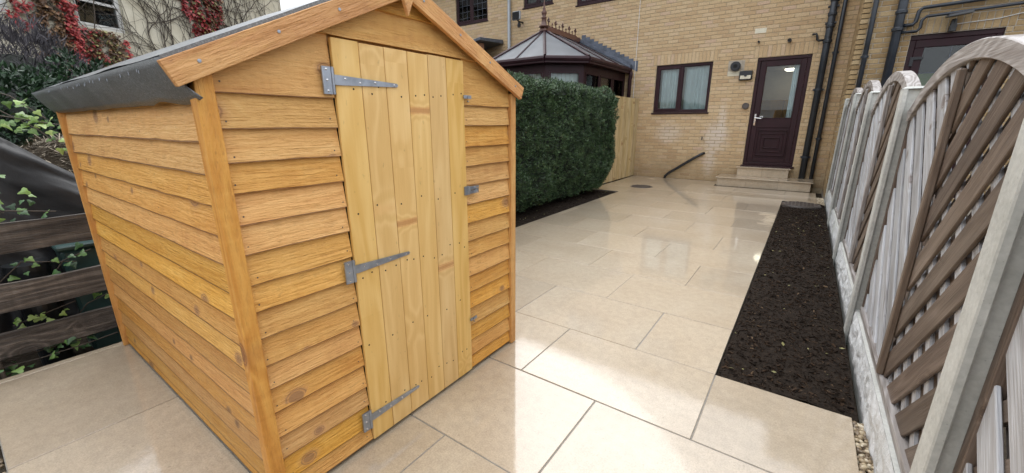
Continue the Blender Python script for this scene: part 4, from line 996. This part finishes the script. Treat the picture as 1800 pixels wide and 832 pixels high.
# ------------------------------------------------------------------ arched fence on the right
FX = .422      # middle of the panels
PY = [-.455, 1.350, 3.152, 4.965, 6.776, 8.590]     # post centres
PT = [1.33, 1.40, 1.447, 1.530, 1.615, 1.635]        # post tops
PB = [-.02, -.01, .012, .014, .022, .05]
plab = ['concrete post nearest the camera, mostly out of view', 'large concrete fence post in the right foreground', 'second concrete fence post beside the near end of the mulch bed', 'third concrete fence post along the mulch bed', 'fourth concrete fence post before the drain cover', 'farthest concrete fence post next to the brick corner']
for k, y in enumerate(PY):
    p = thing('fence_post', plab[k], 'fence post', (FX, y, 0), 'concrete posts of the arched fence')
    hx, hy, s, dd = .049, .0455, .0265, .022; z0, z1 = -.25, PT[k]
    sec = [(-hx, -hy), (-s, -hy), (-s, -hy + dd), (s, -hy + dd), (s, -hy), (hx, -hy), (hx, hy), (s, hy), (s, hy - dd), (-s, hy - dd), (-s, hy), (-hx, hy)]
    m = MB(); m.prism([(a, b, z0) for a, b in sec], (0, 0, z1 - z0)); m.obj('shaft', m_conc, p, bevel=.004)
    m = MB(); m.hexa([(-hx + .0002, -hy, z1 + .0004), (hx, -hy, z1 + .0004), (hx, hy, z1 + .0004), (-hx, hy, z1 + .0004), (-hx + .014, -hy + .014, z1 + .012), (hx - .014, -hy + .014, z1 + .012), (hx - .014, hy - .014, z1 + .012), (-hx + .014, hy - .014, z1 + .012)]); m.obj('cap', m_conc, p)
def clip_poly(P, C):    # Sutherland-Hodgman, C convex counter-clockwise
    out = P
    for i in range(len(C)):
        a, b = C[i], C[(i + 1) % len(C)]; inp = out; out = []
        if not inp: return []
        side = lambda p: (b[0] - a[0]) * (p[1] - a[1]) - (b[1] - a[1]) * (p[0] - a[0])
        for j in range(len(inp)):
            p, q = inp[j - 1], inp[j]; sp, sq = side(p), side(q)
            if (sp >= 0) != (sq >= 0):
                t = sp / (sp - sq); out.append((p[0] + t * (q[0] - p[0]), p[1] + t * (q[1] - p[1])))
            if sq >= 0: out.append(q)
    return out
glab = ['nearest pale rock-faced gravel board by the camera', 'white rock-faced gravel board beside the slabs and pebbles', 'white rock-faced gravel board along the near mulch', 'white mossy rock-faced gravel board along the middle mulch', 'farthest small rock-faced gravel board near the drain cover']
flab = ['near arched trellis panel at the right picture edge', 'large arched chevron slat panel in the right foreground', 'second arched slat panel behind the second post', 'third arched slat panel further along the mulch bed', 'farthest arched slat panel beside the brick corner']
for k in range(5):
    ya, yb = PY[k] + .026, PY[k + 1] - .026; zb = [.14, .155, .165, .18, .20][k]; ze = [1.27, 1.335, 1.385, 1.46, 1.55][k]; zp = [1.44, 1.545, 1.615, 1.70, 1.745][k]
    # gravel board
    gb = thing('gravel_board', glab[k], 'gravel board', (FX, (ya + yb) / 2, -.05), 'rock faced gravel boards under the fence')
    m = MB(); L = yb - ya + .01; nu, nv = int(L / .022), 11; hh = zb + .05 - .002
    def RF(u, v, s=-1):
        y = -L / 2 + L * u; z = hh * v; e = min(1, 8 * min(v, 1 - v) + .15)
        c = mnoise.cell_vector(Vector((y * 14 + k * 9, z * 16, 0)))
        b = .014 * abs(fn(y * 9 + k * 7, z * 11)) + .007 * abs(fn(y * 24, z * 26, k)) + .003 * fn(y * 60, z * 60, k)
        return (-.020 - e * b * 1.3 if abs(u - .5) < .49 or True else -.02, y, z)
    m.grid(nu, nv, RF); m.obj('rock_face', m_rock, gb, smooth=False)
    m = MB(); m.box(-.0195, .022, -L / 2, L / 2, -.1, hh - .0005); m.obj('core', m_conc, gb)
    # panel
    fp = thing('arched_fence', flab[k], 'fence', (FX + .025, (ya + yb) / 2, zb), 'arched timber fence panels'); yc = (ya + yb) / 2; hw = (yb - ya) / 2; H0 = ze - zb; HP = zp - zb
    sag = HP - H0; Rr = (hw * hw + sag * sag) / (2 * sag); cz = HP - Rr
    arc = lambda y, o=0.: cz + math.sqrt(max((Rr - o) ** 2 - y * y, 0))
    def piece(name, poly, x0, x1, mat, along=None, bev=.002):
        # poly in (y,z); local X along the grain
        if len(poly) < 3: return
        c = (sum(p[0] for p in poly) / len(poly), sum(p[1] for p in poly) / len(poly)); d = along or (0, 1); l = math.hypot(*d); d = (d[0] / l, d[1] / l); n = (-d[1], d[0])
        loc = [((p[0] - c[0]) * d[0] + (p[1] - c[1]) * d[1], (p[0] - c[0]) * n[0] + (p[1] - c[1]) * n[1]) for p in poly]
        m = MB(); m.prism([(a, 0, b) for a, b in loc], (0, x1 - x0, 0))
        # local axes: X -> (0,d), Y -> world X, Z -> (0,n)
        link(name, m.mesh(name, mat, bevel=bev), fp, mat=axes((x0, c[0], c[1]), (0, d[0], d[1]), (1, 0, 0), (0, n[0], n[1])))
    # side stiles, bottom rail, arch in segments, centre batten
    piece('stile', [(-hw, 0), (-hw + .035, 0), (-hw + .035, arc(hw - .035) - .02), (-hw, arc(hw) - .02)], -.021, .021, m_brown, (0, 1)); piece('stile', [(hw - .035, 0), (hw, 0), (hw, arc(hw) - .02), (hw - .035, arc(hw - .035) - .02)], -.021, .021, m_brown, (0, 1))
    piece('bottom_rail', [(-hw + .0355, 0), (hw - .0355, 0), (hw - .0355, .035), (-hw + .0355, .035)], -.030, .022, m_grey, (1, 0))
    m = MB(); n = 28; W = .062
    for i in range(n + 1):
        y = -hw + 2 * hw * i / n; zt = arc(y) ; yi = y * (Rr - W) / Rr; zi = cz + (zt - cz) * (Rr - W) / Rr
        m.v += [(-.030, yi, zi), (-.030, y, zt), (.032, y, zt), (.032, yi, zi)]
    for i in range(n):
        a = 4 * i; c = a + 4
        for q, r in ((0, 1), (1, 2), (2, 3), (3, 0)): m.face((a + q, a + r, c + r, c + q))
    m.face((0, 1, 2, 3)); e = 4 * n; m.face((e + 3, e + 2, e + 1, e))
    # grain of the arch follows its length
    m.v = [(v[1], v[0], v[2]) for v in m.v]; link('arch_rail', m.mesh('arch_rail', m_grey, bevel=.003), fp, mat=axes((0, 0, 0), (0, 1, 0), (1, 0, 0), (0, 0, 1)))
    piece('centre_batten', [(-.019, .036), (.019, .036), (.021, HP - .085), (-.017, HP - .085)], -.040, -.016, m_brown if k == 1 else m_grey, (0, 1), .004)
    for sgn in (-1, 1):       # near half, far half
        pts = []; N = 12
        if sgn < 0:
            reg = [(-hw + .02, .02), (-.002, .02)] + [(-.002 + (-hw + .02 + .002) * i / N, arc(-.002 + (-hw + .02 + .002) * i / N) - .045) for i in range(N + 1)]
        else:
            reg = [(.002, .02), (hw - .02, .02)] + [(hw - .02 + (.002 - hw + .02) * i / N, arc(hw - .02 + (.002 - hw + .02) * i / N) - .045) for i in range(N + 1)]
        d = (sgn * .7071, .7071); nrm = (-d[1], d[0]); mf = m_brown if sgn < 0 else m_silver; 
        P0 = (0, -.62 if sgn > 0 else -.62)
        for layer, pitch, wd, x0, x1, mat, ph in ((0, .214, .098, -.0155, -.004, mf, 0.), (2, .214, .104, .008, .0195, m_brown, .107)):
            for i in range(-2, 22):
                s = -1.0 + i * pitch + ph + .012 * fn(i * 3.3, k, layer); w2 = wd / 2 * (1 + .06 * fn(i, k * 3, 5))
                base = (0, s); a0 = (base[0] - d[0] * 2 , base[1] - d[1] * 2)
                q = [(base[0] + d[0] * t + (-d[1] if False else nrm[0]) * e, base[1] + d[1] * t + nrm[1] * e) for t, e in ((-2.5, -w2), (2.5, -w2), (2.5, w2), (-2.5, w2))]
                poly = clip_poly(q, reg)
                if len(poly) >= 3:
                    ar = abs(sum(poly[j - 1][0] * poly[j][1] - poly[j][0] * poly[j - 1][1] for j in range(len(poly)))) / 2
                    if ar > .0009: piece('slat', poly, x0 + .0015 * fn(i, k, 9), x1, mat, d, .0025 if layer == 0 and k < 3 else 0)
        d2 = (-sgn * .7071, .7071); n2 = (-d2[1], d2[0])
        for i in range(-2, 26):
            s = -1.0 + i * .178; w2 = .024
            q = [(d2[0] * t + n2[0] * e, s + d2[1] * t + n2[1] * e) for t, e in ((-2.5, -w2), (2.5, -w2), (2.5, w2), (-2.5, w2))]
            poly = clip_poly(q, reg)
            if len(poly) >= 3: piece('cross_lath', poly, -.0035, .0075, m_silver if sgn < 0 else m_brown, d2, 0)

# ------------------------------------------------------------------ left background: creeper-covered house
WP0 = Vector((-12.738, 2.710, 0)); WD = Vector((-.39832, .91725, 0)); WNn = Vector((.91725, .39832, 0))
rh = thing('rendered_house', 'cream rendered house with white windows behind the garden shed', 'house'); rh.matrix_world = axes(WP0, WD, -WNn, (0, 0, 1))
wops = [(-.43, .50, 3.235, 4.3), (-2.7, -1.42, 3.22, 4.3), (2.85, 3.65, 3.2, 3.98)]
U0, U1, WH = -7.0, 5.5, 6.4
xs = sorted({U0, U1} | {q for o in wops for q in o[:2]}); zs_ = sorted({-.1, WH} | {q for o in wops for q in o[2:]})
m = MB()
for i in range(len(xs) - 1):
    for k in range(len(zs_) - 1):
        cx, cz_ = (xs[i] + xs[i + 1]) / 2, (zs_[k] + zs_[k + 1]) / 2
        if not any(o[0] < cx < o[1] and o[2] < cz_ < o[3] for o in wops): m.box(xs[i], xs[i + 1], 0, .25, zs_[k], zs_[k + 1])
m.box(U0, U1, 5.5, 5.75, -.1, WH); m.box(U1 - .25, U1 - .001, .251, 5.499, -.1, WH - .01); m.box(U0 + .001, U0 + .25, .251, 5.499, -.1, WH - .01)
m.obj('wall', m_render, rh)
m = MB(); m.prism([(U0 - .2, -.3, WH + .001), (U0 - .2, 2.9, WH + 1.9), (U0 - .2, 6.1, WH + .001)], (U1 - U0 + .4, 0, 0)); m.obj('roof', m_slate, rh)
for o in wops:
    w = window(rh, *o, .06, (.0,) if False else (), 'dark', m_white, open_l=True)
    if o is not wops[2]:
        m = MB(); m.box(.05, o[1] - o[0] - .05, -.02, .005, .50, .55); m.obj('transom', m_white, w)

creeper = thing('climbing_creeper', 'red and brown autumn creeper climbing the cream rendered house', 'creeper'); creeper.matrix_world = axes(WP0, WD, -WNn, (0, 0, 1))
rnd = random.Random(5)
def patch(name, mat, corners, n, size=.055, lo=0., hi=1., edge=.12):
    m = MB(); (a, b, c, d) = corners    # tl, tr, bl, br
    for i in range(n):
        u, v = rnd.random(), rnd.random()
        x = (a[0] * (1 - u) + b[0] * u) * (1 - v) + (c[0] * (1 - u) + d[0] * u) * v; z = (a[1] * (1 - u) + b[1] * u) * (1 - v) + (c[1] * (1 - u) + d[1] * u) * v
        x += edge * fn(z * 3, x * 3, 2) + rnd.gauss(0, edge * .3)
        if fn(x * 5, z * 5, 8) < -.22: continue
        if any(o[0] + .02 < x < o[1] - .02 and o[2] + .05 < z < o[3] for o in wops): continue
        p = Vector((x, -rnd.uniform(.02, .10), z)); s = size * rnd.uniform(.6, 1.25); m.cur = min(1, max(0, rnd.uniform(lo, hi)))
        tilt = rnd.gauss(.5, .3); ro = rnd.gauss(0, .6); ax = Vector((math.cos(ro), -.25 * rnd.gauss(0, 1), math.sin(ro))); dn = Vector((-math.sin(ro) * .6, -math.sin(tilt), -math.cos(tilt)))
        m.quad(p - ax * s * .25, p + ax * s * .25, p + ax * s * .55 + dn * s * .45, p + dn * s * 1.1, p - ax * s * .55 + dn * s * .45)
    m.obj(name, mat, creeper, kind='stuff')
patch('red_leaves', m_red, ((-.60, 4.6), (-.36, 4.6), (-.76, 2.3), (-.50, 2.3)), 1300, lo=.2)
patch('brown_leaves', m_bro, ((-1.10, 4.6), (-.66, 4.6), (-1.18, 2.0), (-.72, 2.0)), 2300)
patch('red_leaves', m_red, ((-1.46, 3.5), (-1.15, 3.5), (-1.52, 2.9), (-1.24, 3.0)), 260, lo=.1, hi=.8)
patch('red_leaves', m_red, ((-.42, 3.2), (-.1, 3.2), (-.52, 2.3), (-.05, 2.3)), 330, lo=.0, hi=.8)
patch('brown_leaves', m_bro, ((-.38, 3.22), (.26, 3.2), (-.52, 2.2), (.12, 2.2)), 1100)
patch('olive_leaves', m_oli, ((-.3, 3.2), (.16, 3.2), (-.45, 2.3), (.3, 2.4)), 420)
patch('red_leaves', m_red, ((.34, 3.1), (.40, 3.1), (.32, 2.5), (.38, 2.5)), 120, lo=.3, edge=.03)
patch('red_leaves', m_red, ((1.75, 4.9), (3.1, 4.9), (2.15, 3.2), (2.85, 3.2)), 1900, .07, lo=.0, hi=.75)
patch('brown_leaves', m_bro, ((2.5, 4.9), (3.2, 4.9), (2.5, 3.2), (2.95, 3.2)), 900, .07)
patch('olive_leaves', m_oli, ((1.9, 4.9), (3.1, 4.9), (2.2, 3.3), (2.9, 3.3)), 500, .07)
m = MB()
def vine(x, z, ang, L, r, dep):
    pts = [Vector((x, -.02, z))]; n = max(3, int(L / .12)); a = ang; q = rnd.random() * 50
    for i in range(n):
        a += rnd.gauss(0, .16) + (.08 * (ang - a)); x += math.cos(a) * .12; z += math.sin(a) * .12
        if x > U1 - .02: break
        pts.append(Vector((x, -.02 - .012 * (1 + fn(i * .7, q)), z)))
        if dep > 0 and rnd.random() < .20: vine(x, z, a + rnd.choice((-1, 1)) * rnd.uniform(.45, 1.2), L * rnd.uniform(.3, .6), r * .6, dep - 1)
    if len(pts) > 2: m.tube(pts, [r * (1 - .5 * i / len(pts)) for i in range(len(pts))], 4, cap=False)
for x in (-2.3, -1.9, -1.6, -1.25, -.95, -.7, -.5, .62, .85, 1.1, 1.3, 1.6, 1.95, 2.3, 2.7, 3.1, 3.6, 3.9, 4.2, 4.6, 4.9, 5.2): vine(x, .3 if x < 3 else 1.5, 1.57 + rnd.gauss(0, .06), 5.6, rnd.uniform(.010, .018), 2 if x < 3 else 3)
m.obj('stems', m_stem, creeper, kind='stuff')

# shrubs beyond the rail fence
def bush(name, label, cat, c, rad, n, mat, L, w, seed, trunk=True, updir=.4, blades=4):
    t = thing(name, label, cat, (c[0], c[1], 0)); r = random.Random(seed); m = MB()
    for i in range(n):
        th, ph = r.uniform(0, 6.283), math.acos(r.uniform(-.75, 1)); d = Vector((math.sin(ph) * math.cos(th), math.sin(ph) * math.sin(th), math.cos(ph)))
        k = 1 + .28 * fn(d.x * 2.3 + seed, d.y * 2.3, d.z * 2.3) + .12 * fn(d.x * 6, d.y * 6, d.z * 6 + seed); k *= 1 - abs(r.gauss(0, .10))
        p = Vector((d.x * rad[0] * k, d.y * rad[1] * k, c[2] + d.z * rad[2] * k)); b = .45 + .35 * fn(p.x * 5, p.y * 5, p.z * 5)
        if p.z < .03: continue
        for q in range(blades):
            m.cur = min(1, max(0, b + r.gauss(0, .18))); leaf_blade(m, p, d * .6 + Vector((r.gauss(0, .6), r.gauss(0, .6), r.gauss(updir, .5))), L * r.uniform(.6, 1.3), w * r.uniform(.7, 1.3), r)
    m.obj('crown', mat, t, kind='stuff')
    m = MB(); bm = bmesh.new(); bmesh.ops.create_icosphere(bm, subdivisions=3, radius=1)
    m.v = [(v.co.x * rad[0] * .74, v.co.y * rad[1] * .74, max(.02, c[2] + v.co.z * rad[2] * .74)) for v in bm.verts]
    for f in bm.faces: m.face([v.index for v in f.verts])
    bm.free(); m.obj('inner_mass', m_core, t, smooth=True)
    m = MB(); m.tube([(0, 0, -.1), (.03, .02, c[2] * .5), (0, .04, c[2])], [.06, .05, .02], 8); m.obj('trunk', m_stem, t)
bush('evergreen_shrub', 'dark green shrub at the left edge below the creeper house', 'shrub', (-6.9, .35, .95), (.8, .75, 1.0), 3000, m_conifer, .075, .012, 31)
bush('evergreen_shrub', 'smaller dark green shrub right beside the shed roof corner', 'shrub', (-7.9, 1.35, .98), (.7, .7, 1.08), 2200, m_conifer, .075, .012, 32)
bush('bare_shrub', 'grey purple leafless shrub in front of the creeper house', 'shrub', (-9.3, .95, 1.25), (1.15, .95, 1.32), 2600, m_twig, .16, .006, 33, updir=.9, blades=5)
bush('bare_shrub', 'grey leafless shrub at the far left picture edge', 'shrub', (-9.0, -.6, 1.1), (1.0, .9, 1.15), 1800, m_twig, .16, .006, 34, updir=.9, blades=5)
# heap of dry straw
heap = thing('straw_heap', 'heap of dry pale straw behind the black sheet', 'heap', (-5.4, .80, 0)); m = MB()
def hz(x, y): return max(0., 1.24 * math.exp(-((x / .7) ** 2 + (y / .85) ** 2) ** 1.4) + .05 * fn(x * 5, y * 5))
m.grid(26, 26, lambda u, v: (-1.3 + 2.6 * u, -1.4 + 2.8 * v, hz(-1.3 + 2.6 * u, -1.4 + 2.8 * v) - .104)); m.obj('mound', m_earth, heap, smooth=True); m = MB(); r = random.Random(8)
for i in range(7000):
    x, y = r.gauss(0, .5), r.gauss(0, .6); z = hz(x, y) - .10 + r.uniform(0, .03); a = r.uniform(0, 6.28); L = r.uniform(.03, .09); m.cur = r.random()
    d = Vector((math.cos(a), math.sin(a), r.gauss(0, .4))) * L; s = Vector((-math.sin(a), math.cos(a), .2)) * .003; p = Vector((x, y, z)); m.quad(p - s, p + s, p + d + s, p + d - s)
m.obj('straw', m_straw, heap, kind='stuff')
# rail fence of rough boards
RX = -3.30
rf_ = thing('rail_fence', 'low fence of three rough dark boards behind the shed', 'fence', (RX, .4, 0))
for k, (z0, z1) in enumerate(((.628, .782), (.318, .467), (.076, .208))):
    m = MB(); n = 40; L = 3.4; h = z1 - z0
    for i in range(n + 1):
        x = L * i / n; a, b = .010 * fn(x * 3, k * 5) + .005 * fn(x * 14, k), .010 * fn(x * 3.7, k * 9) + .006 * fn(x * 13, k + 3); yy = .004 * fn(x * 6, k, 2)
        m.v += [(x, 0 + yy, a), (x, .032 + yy, a), (x, .030 + yy, h + b), (x, .002 + yy, h + b)]
    for i in range(n):
        a = 4 * i; c = a + 4
        for q, r_ in ((0, 1), (1, 2), (2, 3), (3, 0)): m.face((a + q, a + r_, c + r_, c + q))
    m.face((3, 2, 1, 0)); e = 4 * n; m.face((e, e + 1, e + 2, e + 3))
    link('board', m.mesh('board', m_oldboard), rf_, mat=axes((0, -1.5 - .4, z0), (0, 1, 0), (1, 0, 0), (0, 0, 1)))
for yy in (-.075, 1.55): m = MB(); m.box(0, .95, 0, .09, 0, .09); link('post', m.mesh('post', m_oldboard, bevel=.004), rf_, mat=axes((-.094, yy - .045 - .4, -.1), (0, 0, 1), (0, 1, 0), (1, 0, 0)))
# black sheet
m = MB()
def TP(u, v):
    y = -1.0 + 1.75 * u; top = 1.52 - .0 * u; top = 1.55 - max(0, (y + .1)) * 1.02 + .03 * fn(y * 5, 1)
    if v < .5: s = (.5 - v) * 2; x = -3.92 + .42 * s ** .8; z = top - (top - .12) * s ** 1.25
    else: s = (v - .5) * 2; x = -3.92 - .7 * s ** .8; z = top - (top - .1) * s ** 1.3
    f = .07 * fn(y * 4 + z * 3.2, z * 1.2, 3) + .055 * abs(fn(y * 5 + z * 7, z * 1.2, 5)) + .04 * abs(fn(y * 9 + z * 14, z * 1.6, 5)) + .02 * abs(fn(y * 20 + z * 26, z * 3, 2))
    return (x + f * (1 if v < .5 else -1), y, max(z + f * .6, -.06))
m.grid(110, 70, TP); tag(m.obj('black_sheet', m_tarp, smooth=True), 'black plastic sheet draped behind the rough rail fence', 'sheet')
# pots and bin
def pot(x, y, r_, h, label, mat=m_pot):
    t = thing('plant_pot', label, 'pot', (x, y, -.1)); m = MB(); m.lathe([(r_ * .78, 0), (r_, h - .04), (r_ * 1.06, h - .04), (r_ * 1.06, h), (r_ * .95, h), (r_ * .92, h - .05)], n=24); m.obj('body', mat, t, smooth=False); m = MB(); m.lathe([(r_ * .9, h - .06), (r_ * .1, h - .055)], n=20); m.obj('soil', m_mulch, t)
pot(-3.47, .17, .085, .62, 'tall black plant pot between the dark fence boards'); pot(-3.48, -.35, .09, .5, 'black plant pot at the left end of the rail fence')
t = thing('green_tub', 'pale teal plastic tub behind the middle fence boards', 'tub', (-3.52, .42, -.1)); m = MB(); m.hexa([(-.09, -.10, 0), (.09, -.10, 0), (.09, .04, 0), (-.09, .04, 0), (-.11, -.12, .66), (.11, -.12, .66), (.11, .05, .66), (-.11, .05, .66)]); m.obj('body', m_bin, t, bevel=.015); m = MB(); m.box(-.125, .125, -.135, .065, .661, .69); m.obj('lid', m_bin, t, bevel=.008)

# ivy with leaves one can pick apart
def ivy_leaf(val, mat):
    pts = [(0, 0), (.30, -.12), (.62, .06), (.50, .36), (.30, .52), (.12, .98), (0, 1.16), (-.12, .98), (-.30, .52), (-.50, .36), (-.62, .06), (-.30, -.12)]
    m = MB(); m.cur = val; b = [(0, .34, .05)] + [(x, y, -.10 * abs(x) - .10 * max(0, y - .5)) for x, y in pts]; m.v += b
    for i in range(len(pts)): m.face((0, 1 + i, 1 + (i + 1) % len(pts)))
    return m.mesh('leaf', mat)
LV = [ivy_leaf((i + .5) / 7, m_ivy) for i in range(7)]; LB = [ivy_leaf((i + .5) / 7, m_ivyb) for i in range(7)]
def ivy(name, label, stems, n, var, size, seed, spread=.05):
    t = thing(name, label, 'ivy', stems[0][0]); o = Vector(stems[0][0]); r = random.Random(seed)
    for st in stems:
        m = MB(); m.tube([Vector(p) - o for p in st], .0032, 5); m.obj('stem', m_stem, t)
    for i in range(n):
        st = stems[r.randrange(len(stems))]; k = r.random() * (len(st) - 1); j = int(k); p = Vector(st[j]).lerp(Vector(st[j + 1]), k - j) + Vector((r.gauss(0, spread), r.gauss(0, spread), r.gauss(0, spread)))
        s = size * r.uniform(.6, 1.25); face = Vector((r.gauss(.75, .4), r.gauss(-.3, .4), r.gauss(.6, .4))).normalized(); tip = Vector((r.gauss(0, .6), r.gauss(.3, .6), r.gauss(-.7, .5))); tip = (tip - face * tip.dot(face)).normalized(); sd_ = tip.cross(face)
        link('leaf', var[r.randrange(7)], t, mat=axes(p - o, sd_ * s, tip * s, face * s))
ivy('ivy_sprig', 'bright yellow green ivy sprig reaching past the shed roof corner', [[(-3.85, -.15, 1.62), (-3.75, .1, 1.52), (-3.65, .32, 1.42), (-3.58, .42, 1.30)], [(-3.85, -.1, 1.42), (-3.7, .2, 1.33), (-3.55, .44, 1.27), (-3.50, .50, 1.26)], [(-3.7, .25, 1.36), (-3.6, .38, 1.24), (-3.54, .46, 1.12)]], 70, LB, .034, 41, .035)
ivy('ivy_sprig', 'dark ivy hanging over the black sheet at the left edge', [[(-3.5, -.5, 1.1), (-3.42, -.1, .95), (-3.38, .15, .82)], [(-3.5, .0, 1.15), (-3.40, .15, .9)], [(-3.42, -.2, .8), (-3.38, .1, .84), (-3.36, .33, .80)]], 75, LV, .034, 42, .05)
ivy('ivy_plant', 'green ivy growing through the gap under the top fence board', [[(-3.42, .15, .3), (-3.36, .3, .52), (-3.35, .42, .56)], [(-3.40, .0, .4), (-3.37, .15, .55), (-3.36, .35, .5)]], 26, LV, .036, 43, .04)
ivy('ivy_plant', 'bright ivy leaves between the two lowest fence boards', [[(-3.42, .2, .05), (-3.35, .34, .24), (-3.345, .46, .28)], [(-3.40, .05, .2), (-3.36, .3, .27)]], 26, LB, .032, 44, .03)
ivy('ivy_plant', 'low dark ivy on the ground along the slab edge', [[(-3.30, -.1, .03), (-3.28, .1, .02), (-3.27, .3, .03), (-3.27, .42, .04)], [(-3.36, -.2, .02), (-3.34, .35, .05)]], 34, LV, .036, 45, .03)
m = MB(); r = random.Random(77)
for i in range(90):
    x, y = (r.uniform(-.19, .35), r.uniform(2.2, 7.4)) if i < 55 else (r.uniform(-3.2, -2.88), r.uniform(4., 7.5)); a = r.uniform(0, 6.28); s = r.uniform(.006, .016); m.cur = r.uniform(.2, .8); c = Vector((x, y, .012)); ax = Vector((math.cos(a), math.sin(a), r.gauss(0, .2))) * s; bx = Vector((-math.sin(a), math.cos(a), r.gauss(0, .2))) * s * .6
    m.quad(c - ax, c + bx, c + ax, c - bx)
tag(m.obj('fallen_leaves', m_oli, kind='stuff'), 'small fallen leaves scattered on the mulch beds', 'leaves')


# ------------------------------------------------------------------ unseen fence added behind the camera to block low light
bf = thing('added_shade_fence', 'tall brown boarded fence added out of view to block low light', 'fence', (-1.4, -3.05, 0))
x = -3.35; i = 0
while x < .46:
    m = MB(); m.box(0, 1.95, 0, .13, 0, .02 if i % 2 else .028); link('board', m.mesh('board', m_brown, bevel=.002), bf, mat=axes((x + 1.4, 0, -.05), (0, 0, 1), (-1, 0, 0), (0, -1, 0)).copy()); x += .134; i += 1
for z in (.35, 1.0, 1.6): m = MB(); m.box(0, 3.8, 0, .05, 0, .07); link('rail', m.mesh('rail', m_brown), bf, mat=axes((-1.95, -.0805, z), (1, 0, 0), (0, 1, 0), (0, 0, 1)))
